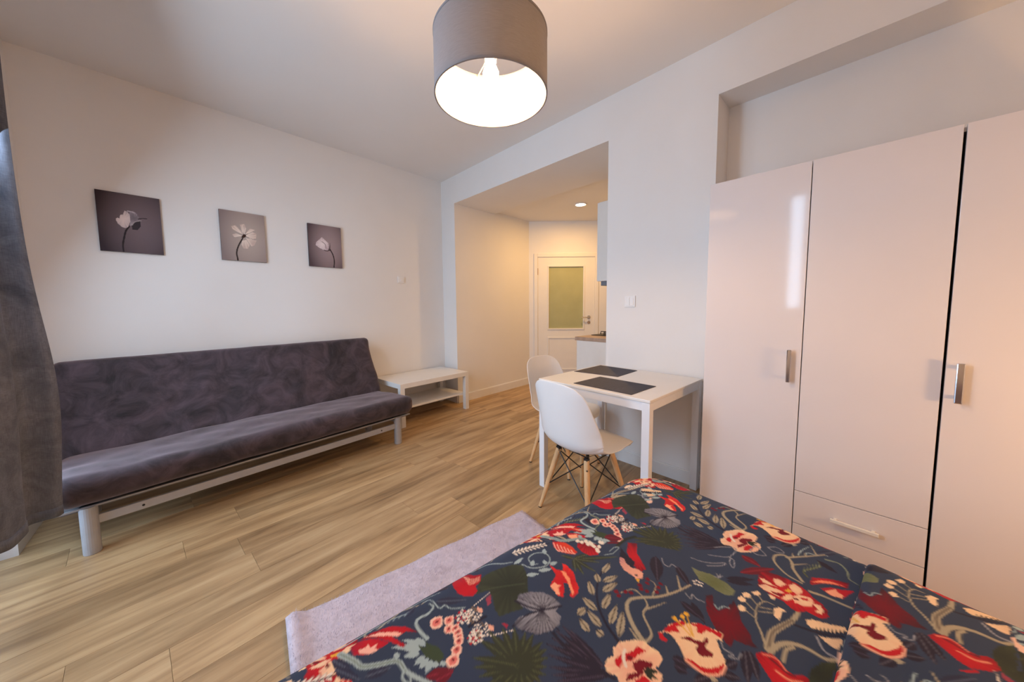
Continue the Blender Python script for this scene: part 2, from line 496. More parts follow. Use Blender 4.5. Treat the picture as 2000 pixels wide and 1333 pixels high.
# baseboards
def baseboard(name, p, q, nrm, h=0.092, t=0.015):
    p = np.array(p, float); q = np.array(q, float); n_ = np.array(nrm, float)
    a_, b_ = p + n_ * t, q + n_ * t
    MBx = MB(); MBx.prism([tuple(p), tuple(q), tuple(b_), tuple(a_)], 0, h - .008)
    a2, b2 = p + n_ * t * .6, q + n_ * t * .6
    MBx.prism([tuple(p), tuple(q), tuple(b2), tuple(a2)], h - .008, h)
    return structure(MBx.build(name, M['trim'], None))
baseboard('baseboard_left', W1(0.0, 0)[:2], W1(3.13, 0)[:2], N1[:2])
baseboard('baseboard_far', (0, OY1), (0, NY0), (-1, 0))
baseboard('baseboard_corner', (0, 0), (0, OY0), (-1, 0))
hn = (math.sin(math.radians(4.4)), -math.cos(math.radians(4.4)))
baseboard('baseboard_hall', (0, OY0), (HX, HY), hn, 0.103)
baseboard('baseboard_window', (XW, yW(XW)), (XW, BD0), (1, 0))
baseboard('baseboard_niche', (0, NY1), (0, YB), (-1, 0))

# hall door
D = structure(empty('door_1', (HX, HY, 0), math.atan2(HD[1], HD[0])))      # local x along the wall, -y towards the room
f = MB()
f.box((.075, -.018, 0), (.132, .03, 2.03)); f.box((1.018, -.018, 0), (1.075, .03, 2.03)); f.box((.132, -.018, 1.973), (1.018, .03, 2.03))
f.build('door_frame', M['door'], D, 0.004)
lf = MB()
lf.box((.134, -.004, .006), (.305, .036, 1.971)); lf.box((.838, -.004, .006), (1.016, .036, 1.971))
lf.box((.305, -.004, 1.825), (.838, .036, 1.971)); lf.box((.305, -.004, .006), (.838, .036, .873))
LEAF = lf.build('door_leaf', M['door'], D)
def molding(x0, x1, z0, z1, parent, t=.022, name='molding'):
    g = MB()
    g.box((x0 - t, -.014, z0 - t), (x1 + t, -.003, z0)); g.box((x0 - t, -.014, z1), (x1 + t, -.003, z1 + t))
    g.box((x0 - t, -.014, z0), (x0, -.003, z1)); g.box((x1, -.014, z0), (x1 + t, -.003, z1))
    return g.build(name, M['door'], parent, 0.003)
molding(.305, .838, .873, 1.825, LEAF)
molding(.305, .838, .235, .715, LEAF)
MB().box((.303, .010, .870), (.840, .022, 1.828)).build('pane', M['frost'], D)
HN = MB(); HN.tube([(.927, -.004, 1.043), (.927, -.052, 1.043)], .010); HN.tube([(.932, -.052, 1.043), (.87, -.054, 1.043), (.80, -.052, 1.041)], [.010, .009, .008])
HN.tube([(.927, -.003, 1.043), (.927, -.012, 1.043)], .026, 20)
o = HN.build('handle', M['chrome'], LEAF, smooth=False); o['label'] = 'brushed steel lever handle'
MB().tube([(.927, -.003, .962), (.927, -.011, .962)], .024, 20).build('keyhole_rosette', M['chrome'], LEAF)
for z in (.25, 1.752): MB().tube([(.133, -.016, z - .05), (.133, -.016, z + .05)], .006, 10).build('hinge', M['work'], D)

# downlight in the hall ceiling
DL = empty('downlight', (1.30, -1.216, HH)); tag(DL, 'round glowing downlight recessed in the hall ceiling', 'downlight')
MB().lathe([(.062, -.001), (.078, -.001), (.080, -.008), (.066, -.012), (.062, -.008)], 32, close=True).build('ring', M['trim'], DL, smooth=True)
MB().lathe([(.0005, -.009), (.05, -.009), (.064, -.006)], 32).build('lens', M['spot'], DL, smooth=True)
l = bpy.data.lights.new('downlight_light', 'AREA'); l.shape = 'DISK'; l.size = 0.11; l.energy = 30; l.color = (1.0, 0.56, 0.18)
lo = bpy.data.objects.new('downlight_light', l); COL.objects.link(lo); lo.location = (1.30, -1.216, HH - .02)

# ------------------------------------------------------------------ kitchen end seen through the opening
KX = .50
K = empty('base_cabinet', (KX, -1.737, 0)); tag(K, 'white base cabinet with plain end panel under the kitchen worktop', 'cabinet')
MB().box((.018, -.58, .10), (1.2, -.02, .862)).build('body', M['wbody'], K)
MB().box((0, -.598, 0), (.018, 0, .862)).build('end_panel', M['lack'], K, .0015)
for k in range(2):
    dr = MB().box((.022 + k * .59, -.02, .105), (.022 + k * .59 + .584, 0, .858)).build('door', M['lack'], K, .0015)
    MB().tube([(.06 + k * .59 + .44, .0, .78), (.06 + k * .59 + .44, .025, .78), (.06 + k * .59 + .44, .025, .66), (.06 + k * .59 + .44, 0, .66)], .005, 8).build('handle', M['chrome'], dr)
MB().box((.03, -.55, 0), (1.19, -.05, .10)).build('plinth', M['wbody'], K)
WT = MB().box((KX - .005, -1.717, .862), (KX + 1.22, -2.37, .90)).build('worktop', M['work'], None, .002)
tag(WT, 'brown wood-look kitchen worktop on the base cabinet', 'worktop')
HB = empty('gas_hob', (KX + .50, -2.0, .90)); tag(HB, 'dark gas hob with pan supports set on the kitchen worktop', 'hob')
MB().box((-.27, -.24, 0), (.27, .24, .008)).build('hob_plate', M['dark'], HB, .003)
for sx in (-.13, .13):
    for sy in (-.11, .11):
        MB().lathe([(.0005, .008), (.045, .008), (.045, .02), (.03, .026), (.0005, .026)], 20, (sx, sy, 0)).build('burner', M['dark'], HB)
        g = MB()
        for a in range(4):
            c_, s_ = math.cos(a * PI / 2), math.sin(a * PI / 2)
            g.tube([(sx + c_ * .03, sy + s_ * .03, .036), (sx + c_ * .095, sy + s_ * .095, .036), (sx + c_ * .10, sy + s_ * .10, .008)], .005, 6)
        g.build('pan_support', M['dark'], HB)
U = empty('wall_cabinet', (KX, -1.966, 1.455)); tag(U, 'white kitchen wall cabinet hung above the hob', 'cabinet')
MB().box((0, -.39, 0), (1.2, -.019, .747)).build('body', M['lack'], U, .0015)
for k in range(2): MB().box((.002 + k * .6, -.018, .002), (.002 + k * .6 + .596, 0, .745)).build('door', M['lack'], U, .0015)
HO = empty('cooker_hood', (KX + .02, -2.0, 1.412)); tag(HO, 'slim grey cooker hood under the kitchen wall cabinet', 'hood')
MB().box((0, -.35, 0), (.58, .0, .043)).build('body', M['hoodgrey'], HO, .003)
MB().box((.06, -.30, -.004), (.52, -.05, .001)).build('filter', M['gmetal'], HO)

# ------------------------------------------------------------------ wall fittings
def plate(name, loc, rz, wid, hgt, label, cat, rockers):
    e = empty(name, loc, rz); tag(e, label, cat)
    MB().box((-wid / 2, -.009, -hgt / 2), (wid / 2, 0, hgt / 2)).build('frame', M['switch'], e, .0025)
    for k in range(rockers):
        ww = (wid - .022) / rockers
        MB().box((-wid / 2 + .011 + k * ww + .0007, -.0125, -hgt / 2 + .011), (-wid / 2 + .011 + (k + 1) * ww - .0007, -.008, hgt / 2 - .011)).build('rocker' if cat == 'switch' else 'cover', M['switch'], e, .0015)
    return e
plate('light_switch', (0, -2.571, 1.248), -PI / 2, .083, .083, 'square white double light switch on the wall above the dining table', 'switch', 2)
TH = plate('thermostat', W1(.607, 0, 1.542), A1, .085, .078, 'small white wall thermostat above the coffee table', 'thermostat', 1)
MB().tube([(.0, -.012, 0), (.0, -.016, 0)], .017, 20).build('dial', M['switch'], TH, .001)

# ------------------------------------------------------------------ pendant lamp
LX, LY, LZ, LR, LH = -1.58, -2.835, 1.967, .20, .20
P = empty('pendant_lamp', (LX, LY, LZ)); tag(P, 'grey linen drum pendant lamp with a lit bulb hanging from the ceiling', 'lamp')
MB().lathe([(LR, 0), (LR, LH)], 96).build('shade', M['shade'], P, smooth=True)
bpy.data.objects['shade']['label'] = 'grey linen drum shade'
SH = bpy.data.objects['shade']
MB().lathe([(LR - .0025, .001), (LR - .0025, LH - .001)], 96).build('lining', M['lining'], SH, smooth=True)
MB().lathe([(LR + .001, -.001), (LR + .001, .006), (LR - .004, .006), (LR - .004, -.001)], 96, close=True).build('rim', M['shade'], SH)
MB().lathe([(LR + .001, LH - .006), (LR + .001, LH + .001), (LR - .004, LH + .001), (LR - .004, LH - .006)], 96, close=True).build('rim', M['shade'], SH)
for k in range(3):
    a = math.radians(66 + 120 * k)
    MB().tube([(math.cos(a) * (LR - .003), math.sin(a) * (LR - .003), LH - .01), (math.cos(a) * .022, math.sin(a) * .022, .155)], .0022, 8).build('spoke', M['white_bar'], P)
MB().lathe([(.0005, .205), (.012, .205), (.02, .19), (.022, .135), (.020, .122), (.0005, .122)], 24).build('socket', M['socket'], P, smooth=True)
MB().lathe([(.0005, .045), (.012, .05), (.022, .06), (.028, .075), (.028, .085), (.022, .1), (.016, .112), (.015, .124), (.0005, .124)], 28).build('bulb', M['bulb'], P, smooth=True)
MB().tube([(0, 0, .2), (0, 0, H - LZ - .02)], .003, 8).build('cord', M['white_bar'], P)
MB().lathe([(.0005, H - LZ - .035), (.045, H - LZ - .03), (.05, H - LZ), (.0005, H - LZ)], 28).build('ceiling_cup', M['white_bar'], P, smooth=True)

# ------------------------------------------------------------------ canvases on the left wall
class Raster:
    def __init__(s, x0, y0, x1, y1, res):
        s.x0, s.y0, s.res = x0, y0, res
        s.w = int(round((x1 - x0) / res)); s.h = int(round((y1 - y0) / res))
        s.c = np.zeros((s.h, s.w, 3)); s.a = np.zeros((s.h, s.w))
    def win(s, pts, pad=0.0):
        i0 = max(0, int((pts[:, 0].min() - pad - s.x0) / s.res) - 1); i1 = min(s.w, int((pts[:, 0].max() + pad - s.x0) / s.res) + 2)
        j0 = max(0, int((pts[:, 1].min() - pad - s.y0) / s.res) - 1); j1 = min(s.h, int((pts[:, 1].max() + pad - s.y0) / s.res) + 2)
        if i1 <= i0 or j1 <= j0: return None
        X, Y = np.meshgrid(s.x0 + (np.arange(i0, i1) + .5) * s.res, s.y0 + (np.arange(j0, j1) + .5) * s.res)
        return i0, i1, j0, j1, X, Y
    def put(s, wn, mask, col):
        i0, i1, j0, j1 = wn[:4]
        c = s.c[j0:j1, i0:i1]; a = s.a[j0:j1, i0:i1]
        c[:] = c * (1 - mask[..., None]) + np.asarray(col) * mask[..., None]
        a[:] = np.maximum(a, mask)
    def fill(s, pts, col, col2=None, centre=None, freq=0):
        pts = np.asarray(pts, float); wn = s.win(pts)
        if wn is None: return
        X, Y = wn[4:]; ins = np.zeros(X.shape, bool)
        xs, ys = pts[:, 0], pts[:, 1]; xn, yn = np.roll(xs, -1), np.roll(ys, -1)
        for x_, y_, x2, y2 in zip(xs, ys, xn, yn):
            if y_ == y2: continue
            ins ^= ((y_ > Y) != (y2 > Y)) & (X < (x2 - x_) * (Y - y_) / (y2 - y_) + x_)
        col = np.array(col)
        if col2 is not None:
            cx, cy = pts.mean(0) if centre is None else centre
            an = np.arctan2(Y - cy, X - cx); rr = np.hypot(X - cx, Y - cy); rr = rr / (rr[ins].max() + 1e-9 if ins.any() else 1)
            t = np.clip(rr ** 1.5 + .35 * np.sin(an * freq + 3 * np.sin(an * 5)) * rr, 0, 1)[..., None]
            col = col * (1 - t) + np.array(col2) * t
        s.put(wn, ins.astype(float), col)
    def stroke(s, pts, w0, col, w1=None, smooth=True):
        pts = np.asarray(pts, float)
        if smooth and len(pts) > 2: pts = catmull(pts, 6)
        w1 = w0 if w1 is None else w1
        wn = s.win(pts, max(w0, w1))
        if wn is None: return
        X, Y = wn[4:]; best = np.full(X.shape, -1.0); n_ = len(pts) - 1
        for k in range(n_):
            a, b = pts[k], pts[k + 1]; d = b - a; L = d @ d + 1e-12
            t = np.clip(((X - a[0]) * d[0] + (Y - a[1]) * d[1]) / L, 0, 1)
            dist = np.hypot(X - a[0] - d[0] * t, Y - a[1] - d[1] * t)
            ww = (w0 + (w1 - w0) * (k + t) / n_) / 2
            best = np.maximum(best, ww - dist)
        s.put(wn, np.clip(best / s.res + .5, 0, 1), col)
    def lens(s, a, b, wid, col, mid=None, bend=0.0):
        a, b = np.asarray(a, float), np.asarray(b, float); d = b - a; n_ = np.array([-d[1], d[0]]); L = np.hypot(*d); n_ = n_ / (L + 1e-9)
        t = np.linspace(0, 1, 12); pr = np.sin(PI * t ** .8) * wid / 2; bd = np.sin(PI * t) * bend
        up = a + d * t[:, None] + n_ * (pr + bd)[:, None]; dn = a + d * t[:, None] + n_ * (bd - pr)[:, None]
        s.fill(np.vstack([up, dn[::-1]]), col)
        if mid is not None: s.stroke([a + d * .05 + n_ * bd[1], a + d * .5 + n_ * bd[6], a + d * .95], s.res * 1.3, mid)
def lin(r, g, b): return np.array(srgb(r, g, b)[:3])

def homog(src, dst):
    A = []
    for (x, y), (u_, v_) in zip(src, dst):
        A.append([x, y, 1, 0, 0, 0, -u_ * x, -u_ * y, -u_]); A.append([0, 0, 0, x, y, 1, -v_ * x, -v_ * y, -v_])
    h_ = np.linalg.svd(np.array(A, float))[2][-1].reshape(3, 3)
    def fn(p):
        p = np.atleast_2d(np.array(p, float)); q = np.c_[p, np.ones(len(p))] @ h_.T
        return q[:, :2] / q[:, 2:]
    return fn
CW, CHT = .302, .402
def canvas(u0, corners, bgc, bge, draw, label):
    e = empty('canvas_print', W1(u0, 0.0, 1.6225), A1); tag(e, label, 'picture', 'canvas prints in a row above the sofa')
    MB().box((0, -.018, 0), (CW, 0, CHT)).build('stretcher', M['dark'], e, .001)
    R = Raster(0, 0, CW, CHT, .0015)
    X, Y = np.meshgrid((np.arange(R.w) + .5) * R.res, (np.arange(R.h) + .5) * R.res)
    d = np.clip(np.hypot((X / CW - .62) * 1.5, (Y / CHT - .52) * 1.25), 0, 1)[..., None] ** 1.6
    R.c[:] = np.array(bgc) * (1 - d) + np.array(bge) * d
    draw(R, homog(corners, [(0, CHT), (CW, CHT), (0, 0), (CW, 0)]))
    nx, nz = 152, 202
    xs = np.linspace(0, CW, nx); zs = np.linspace(0, CHT, nz)
    G = np.zeros((nx, nz, 3)); G[..., 0] = xs[:, None]; G[..., 2] = zs[None]; G[..., 1] = -.0186
    ii = np.clip((xs / R.res).astype(int), 0, R.w - 1); jj = np.clip((zs / R.res).astype(int), 0, R.h - 1)
    link('printed_face', grid_mesh('printed_face', G, False, R.c[jj[None, :], ii[:, None]]), M['photo'], e)
def draw1(R, h_):
    R.stroke(h_([(640, 740), (585, 820), (555, 950), (540, 1060), (555, 1180)]), .009, lin(40, 32, 34))
    R.fill(h_([(640, 490), (700, 470), (760, 510), (805, 580), (830, 640), (760, 660), (700, 700), (660, 740), (645, 620)]), lin(120, 108, 114), lin(176, 164, 168), None, 9)
    R.fill(h_([(685, 740), (735, 670), (830, 645), (842, 740), (790, 802), (700, 792)]), lin(56, 48, 52))
    R.stroke(h_([(690, 720), (740, 660), (850, 640)]), .004, lin(170, 160, 158))
    R.fill(h_([(400, 610), (430, 590), (470, 600), (480, 540), (530, 530), (550, 465), (600, 480), (650, 540), (662, 640), (630, 740), (590, 772), (520, 752), (440, 690)]), lin(226, 206, 200), lin(186, 168, 170), None, 7)
    R.stroke(h_([(800, 612), (860, 600), (945, 605)]), .006, lin(44, 36, 40), .004)
    R.stroke(h_([(610, 470), (660, 480), (720, 500)]), .007, lin(190, 176, 180))
def draw2(R, h_):
    pet, ed = lin(240, 224, 210), lin(206, 182, 170)
    for pg in ([(240, 320), (300, 308), (380, 380), (435, 455), (340, 410), (262, 366)], [(255, 445), (320, 430), (410, 468), (290, 488)],
               [(372, 300), (440, 288), (465, 360), (442, 450), (402, 400)], [(455, 440), (520, 360), (600, 380), (520, 430)],
               [(455, 462), (560, 412), (622, 440), (612, 512), (540, 522)], [(460, 500), (622, 542), (588, 612), (545, 625)],
               [(405, 540), (470, 528), (522, 600), (492, 662), (425, 655), (395, 600)]):
        R.fill(h_(pg), pet, ed, h_([(432, 468)])[0], 17)
    for tip in ((430, 310), (600, 530), (575, 400), (350, 350)): R.stroke(h_([(432, 468), tip]), .0025, lin(120, 88, 80), .001)
    R.stroke(h_([(412, 505), (350, 620), (325, 720), (345, 835)]), .009, lin(52, 40, 38), .011)
    R.fill(h_([(405, 470), (430, 440), (465, 455), (455, 490), (420, 500), (390, 490)]), lin(64, 40, 30))
def draw3(R, h_):
    R.stroke(h_([(1722, 670), (1770, 760), (1790, 850), (1785, 950)]), .010, lin(46, 36, 38))
    R.stroke(h_([(1715, 690), (1722, 640), (1722, 580)]), .012, lin(84, 70, 72), .002)
    R.fill(h_([(1515, 570), (1560, 530), (1600, 492), (1645, 535), (1695, 580), (1705, 640), (1690, 692), (1620, 682), (1550, 645), (1508, 612)]), lin(240, 226, 226), lin(198, 178, 184), None, 8)
    R.stroke(h_([(1600, 560), (1650, 600), (1665, 660)]), .006, lin(140, 120, 126))
    R.stroke(h_([(1640, 690), (1690, 700), (1715, 672)]), .008, lin(90, 74, 76))
canvas(2.853, [(10, 85), (1160, 255), (150, 1155), (1255, 1230)], lin(120, 104, 108), lin(58, 46, 52), draw1, 'dark grey canvas print of a pale tulip with curved stem')
canvas(2.219, [(45, 52), (733, 165), (108, 818), (770, 868)], lin(186, 170, 160), lin(140, 124, 122), draw2, 'light grey canvas print of an open star-shaped flower')
canvas(1.5755, [(1378, 280), (1885, 350), (1425, 920), (1912, 955)], lin(168, 148, 150), lin(88, 72, 76), draw3, 'mid grey canvas print of a white flower bowed on its stem')

# ------------------------------------------------------------------ sofa bed
def rounded_box(dims, r, n):
    hx, hy, hz = [d / 2 for d in dims]; V = []; Fc = []
    def face(ax, sgn):
        k = len(V); a, b = [(1, 2), (2, 0), (0, 1)][ax]; na, nb = n[a], n[b]; hh = (hx, hy, hz)
        for i in range(na + 1):
            for j in range(nb + 1):
                p = [0, 0, 0]; p[ax] = sgn * hh[ax]
                p[a] = -hh[a] + 2 * hh[a] * i / na; p[b] = -hh[b] + 2 * hh[b] * j / nb
                V.append(p)
        for i in range(na):
            for j in range(nb):
                q = [k + i * (nb + 1) + j, k + (i + 1) * (nb + 1) + j, k + (i + 1) * (nb + 1) + j + 1, k + i * (nb + 1) + j + 1]
                Fc.append(tuple(q if sgn > 0 else reversed(q)))
    for ax in range(3):
        for sgn in (-1, 1): face(ax, sgn)
    V = np.array(V, float); lim = np.array([hx, hy, hz]) - r
    q = np.clip(V, -lim, lim); d = V - q; L = np.linalg.norm(d, axis=1, keepdims=True)
    return q + d / np.maximum(L, 1e-9) * r * (L > 1e-9), Fc
def vnoise(p, f, seed):
    r_ = np.random.default_rng(seed); out = np.zeros(len(p))
    for k in range(9):
        k3 = r_.normal(size=3) * f; out += np.sin(p @ k3 + r_.uniform(0, 6.28)) / 3
    return out
SO = np.array(W1(1.10, 0.0)); SROT = PI + math.radians(7.5)
SF = empty('sofa_bed', tuple(SO), SROT); tag(SF, 'low armless sofa bed with purple-grey velvet cover and grey metal frame', 'sofa')
V, Fc = rounded_box((2.0, .60, .158), .062, (110, 34, 12)); V[:, 2] *= 1.0
V[:, 2] += .018 * (V[:, 1] / .30)
V[:, 2] += .005 * vnoise(V * [1, 1, .3], 7, 3) * (V[:, 2] > 0) + .0025 * vnoise(V, 22, 5); V[:, 1] += .004 * vnoise(V, 16, 6)
V += [1.0, .635, .326]
MB().add(V, Fc).build('seat', M['velvet'], SF, smooth=True, merge=True)
V, Fc = rounded_box((1.985, .13, .62), .05, (110, 8, 36))
V[:, 1] += .004 * vnoise(V, 9, 8) + .003 * vnoise(V, 24, 9)
V[:, 0] += .012 * np.sin(V[:, 2] * 9)
th = math.radians(20); c_, s_ = math.cos(th), math.sin(th)
Yv = V[:, 1] * c_ - V[:, 2] * s_; Zv = V[:, 1] * s_ + V[:, 2] * c_
V = np.c_[V[:, 0] + 1.0, Yv + .228, Zv + .612]
MB().add(V, Fc).build('backrest', M['velvet'], SF, smooth=True, merge=True)
for (sx, sy) in ((.14, .86), (1.885, .86), (.14, .34), (1.885, .34)):
    MB().lathe([(.0005, 0), (.030, 0), (.032, .004), (.032, .243), (.0005, .243)], 24, (sx, sy, 0)).build('leg', M['gmetal'], SF, smooth=False)
RL = MB().box((.15, .850, .143), (1.875, .868, .187)).build('rail', M['gmetal'], SF, .002)
for sx in (.30, 1.70): MB().tube([(sx, .866, .165), (sx, .8695, .165)], .006, 10).build('bolt_hole', M['dark'], RL)
MB().box((.02, .862, .238), (1.99, .878, .247)).build('seat_rail', M['gmetal'], SF, .002)
MB().box((.03, .30, .226), (1.97, .858, .243)).build('slat_base', M['bedbase'], SF)
MB().box((.14, .30, .170), (1.88, .325, .226)).build('rear_rail', M['gmetal'], SF, .002)
for sx in (.14, 1.885): MB().box((sx - .012, .30, .19), (sx + .012, .88, .226)).build('side_rail', M['gmetal'], SF)

# ------------------------------------------------------------------ coffee table
CT = empty('coffee_table', W1(.985, .012), A1); tag(CT, 'low white coffee table with open lower shelf beside the sofa', 'table')
MB().box((0, -.55, .40), (.90, 0, .45)).build('tabletop', M['lack'], CT, .0015)
for sx in (0, .85):
    for sy in (-.55, -.05): MB().box((sx, sy, 0), (sx + .05, sy + .05, .40)).build('leg', M['lack'], CT, .001)
MB().box((.012, -.50, .172), (.888, -.05, .190)).build('shelf', M['lack'], CT, .001)

# ------------------------------------------------------------------ dining table and place mats
TR = math.radians(-0.79)
DT = empty('dining_table', (-.7513, -2.3218, 0), TR); tag(DT, 'square white dining table with slim metal legs against the wall', 'table')
TW, TD = .7526, .742
MB().box((0, -TW, .724), (TD, 0, .74)).build('tabletop', M['lack'], DT, .003)
lw = .042
for sx in (.002, TD - lw - .002):
    for sy in (-TW + .002, -lw - .002): MB().box((sx, sy, 0), (sx + lw, sy + lw, .723)).build('leg', M['tmetal'], DT, .002)
MB().box((.002 + lw, -lw + .006, .678), (TD - lw, -.008, .723)).build('apron', M['tmetal'], DT, .001)
MB().box((.002 + lw, -TW + .006, .678), (TD - lw, -TW + lw - .006, .723)).build('apron', M['tmetal'], DT, .001)
MB().box((.006, -TW + lw, .678), (lw - .006, -lw, .723)).build('apron', M['tmetal'], DT, .001)
MB().box((TD - lw + .006, -TW + lw, .678), (TD - .006, -lw, .723)).build('apron', M['tmetal'], DT, .001)
MB().box((.0, -.055, .726), (-.0012, -.020, .735)).build('sticker', M['wbody'], DT)
for quad_, lab in (([(-.396, -2.351), (-.042, -2.350), (-.052, -2.662), (-.350, -2.672)], 'dark woven placemat on the dining table by the far chair'),
              ([(-.712, -2.574), (-.431, -2.586), (-.442, -2.966), (-.722, -2.955)], 'dark woven placemat on the dining table by the near chair')):
    c0 = np.mean(quad_, 0)
    o = MB().prism([(q[0] - c0[0], q[1] - c0[1]) for q in reversed(quad_)], 0, .003).build('placemat', M['mat_weave'], None, .0008)
    o.location = (c0[0], c0[1], .7398); tag(o, lab, 'placemat', 'placemats on the dining table')

# ------------------------------------------------------------------ chairs
def make_chair():
    e = empty('dining_chair')
    prof = catmull([(.235, .402), (.222, .428), (.185, .441), (.10, .437), (0, .424), (-.09, .414), (-.155, .423), (-.198, .462), (-.218, .53), (-.232, .61), (-.246, .69), (-.258, .765), (-.265, .815)], 5)
    hw = catmull(np.array([(.0, .158), (.05, .190), (.1, .208), (.2, .222), (.32, .230), (.42, .228), (.5, .232), (.58, .234), (.68, .226), (.78, .212), (.88, .196), (.95, .176), (1, .142)]), 5)
    nu = len(prof); seglen = np.r_[0, np.cumsum(np.linalg.norm(np.diff(prof, axis=0), axis=1))]; seglen /= seglen[-1]
    ts = np.linspace(-1, 1, 33)
    G = np.zeros((nu, len(ts), 3))
    for i in range(nu):
        s = seglen[i]; wv = np.interp(s, hw[:, 0], hw[:, 1])
        t = prof[min(i + 1, nu - 1)] - prof[max(i - 1, 0)]; t /= np.linalg.norm(t)
        nrm = np.array([t[1], -t[0]])            # towards the sitter
        if nrm @ np.array([1, 1]) < 0: nrm = -nrm
        curl = np.interp(s, [0, .12, .28, .40, .52, .65, .85, 1], [.0, .008, .016, .036, .078, .085, .05, .02])
        for j, q in enumerate(ts):
            x = np.sign(q) * wv * (abs(q) ** .96)
            lift = curl * abs(q) ** 2.6
            pf = prof[i] + nrm * lift
            drop = -0.022 * abs(q) ** 3 if s > .9 else 0
            drop *= (s - .9) / .1 if s > .9 else 0
            back_ = .035 * abs(q) ** 3 * max(0, 1 - s / .16)
            G[i, j] = (pf[0] - back_, x, pf[1] + drop - .006 * max(0, 1 - s / .1))
    me = grid_mesh('seat_shell', G)
    o = link('seat_shell', me, M['shell'], e)
    md = o.modifiers.new('thick', 'SOLIDIFY'); md.thickness = .006; md.offset = 0
    md = o.modifiers.new('sub', 'SUBSURF'); md.levels = 1; md.render_levels = 1
    ft, tp = .187, .105
    legs = {}
    for sx in (1, -1):
        for sy in (1, -1):
            top = np.array([sx * tp - .005, sy * tp, .378]); bot = np.array([sx * ft, sy * ft, 0.0])
            mid = top * .55 + bot * .45
            lg = MB().tube([bot + [0, 0, .006], bot * .9 + top * .1, mid, top * .93 + bot * .07, top], [.0105, .0115, .0155, .0165, .0150], 14).build('leg', M['beech'], e, smooth=False)
            MB().tube([bot, bot + (top - bot) * .02], .0105, 12).build('foot_cap', M['black'], lg)
            MB().box((top[0] - .012, top[1] - .012, .366), (top[0] + .012, top[1] + .012, .392)).build('bracket', M['black'], e, .002)
            for q in (.12, .60):
                c = top + (bot - top) * q; d_ = np.array([sx, sy, 0]) / math.sqrt(2)
                MB().tube([c + d_ * .012, c + d_ * .018], .0048, 10).build('screw', M['screw'], lg)
            legs[(sx, sy)] = (top, bot)
            MB().tube([(sx * tp, sy * tp, .388), (sx * .125, sy * .125, .425)], .009, 8).build('mount', M['black'], e)
    g = [((1, 1), (1, -1)), ((1, -1), (-1, -1)), ((-1, -1), (-1, 1)), ((-1, 1), (1, 1))]
    for a, b in g:
        (ta, ba), (tb, bb) = legs[a], legs[b]
        lo = lambda t, q: t + (q - t) * .60
        hi = lambda t, q: t + (q - t) * .02
        MB().tube([hi(ta, ba), lo(tb, bb)], .0035, 6).build('wire_brace', M['black'], e)
        MB().tube([lo(ta, ba), hi(tb, bb)], .0035, 6).build('wire_brace', M['black'], e)
    MB().tube([(tp, tp, .392), (tp, -tp, .392), (-tp, -tp, .392), (-tp, tp, .392), (tp, tp, .392)], .004, 6).build('seat_ring', M['black'], e)
    return e
CH = make_chair()
CH.location = (-.769, -2.700, 0); CH.rotation_euler = (0, 0, math.radians(-6.7))
tag(CH, 'white plastic shell chair with wooden legs at the table, its back towards the sofa', 'chair', 'shell chairs at the dining table')
C2 = copy_tree(CH)
C2.location = (-.355, -2.235, 0); C2.rotation_euler = (0, 0, math.radians(-91))
tag(C2, 'white plastic shell chair with wooden legs at the table, its back towards the hall opening', 'chair', 'shell chairs at the dining table')

# ------------------------------------------------------------------ wardrobe
WX, WY, WH_ = -.355, -3.190, 1.852
WR = empty('wardrobe', (WX, WY, 0)); tag(WR, 'tall gloss white wardrobe with doors and one drawer in a wall niche', 'wardrobe')
y1_, y2_, y3_ = -.405, -.811, -1.222
b = MB(); t_ = .016
b.box((.020, -t_, 0), (.565, 0, 1.846)); b.box((.020, -1.222, 0), (.565, -1.222 + t_, 1.846))
b.box((.020, -1.222 + t_, 1.830), (.565, -t_, 1.846)); b.box((.020, -1.222 + t_, .03), (.565, -t_, .046)); b.box((.557, -1.222 + t_, .046), (.565, -t_, 1.830))
b.build('body', M['wbody'], WR)
def front(name, ya, yb, za, zb): return MB().box((0, ya, za), (.018, yb, zb)).build(name, M['gloss'], WR, .0012)
g_ = .0016
DA = front('door', y1_ + g_, 0, .045, WH_)
DB = front('door', y2_ + g_ + .0022, y1_ - g_, .3315, WH_)
DC = front('door', y3_, y2_ - g_ - .0022, .045, WH_)
DW = front('drawer', y2_ + g_ + .0022, y1_ - g_, .1705, .3285)
front('lower_panel', y2_ + g_ + .0022, y1_ - g_, .045, .1675)
front('plinth', y3_, 0, .0, .042)
def vhandle(y, z0, z1, par, wd):
    hnd = MB()
    hnd.box((-.030, y - wd / 2, z0), (-.019, y + wd / 2, z1))
    hnd.box((-.020, y - wd / 4, z0 + .012), (.001, y + wd / 4, z0 + .026)); hnd.box((-.020, y - wd / 4, z1 - .026), (.001, y + wd / 4, z1 - .012))
    o = hnd.build('handle', M['chrome'], par, .003); o['label'] = 'shiny chrome bar handle'
vhandle(-3.552 - WY, .849, 1.003, DA, .016)
vhandle(-4.036 - WY, .846, .995, DC, .020)
hnd = MB(); hnd.box((-.028, -.682, .243), (-.018, -.534, .258)); hnd.box((-.019, -.672, .245), (.001, -.660, .255)); hnd.box((-.019, -.556, .245), (.001, -.544, .255))
o = hnd.build('handle', M['white_bar'], DW, .002); o['label'] = 'pale bar handle'

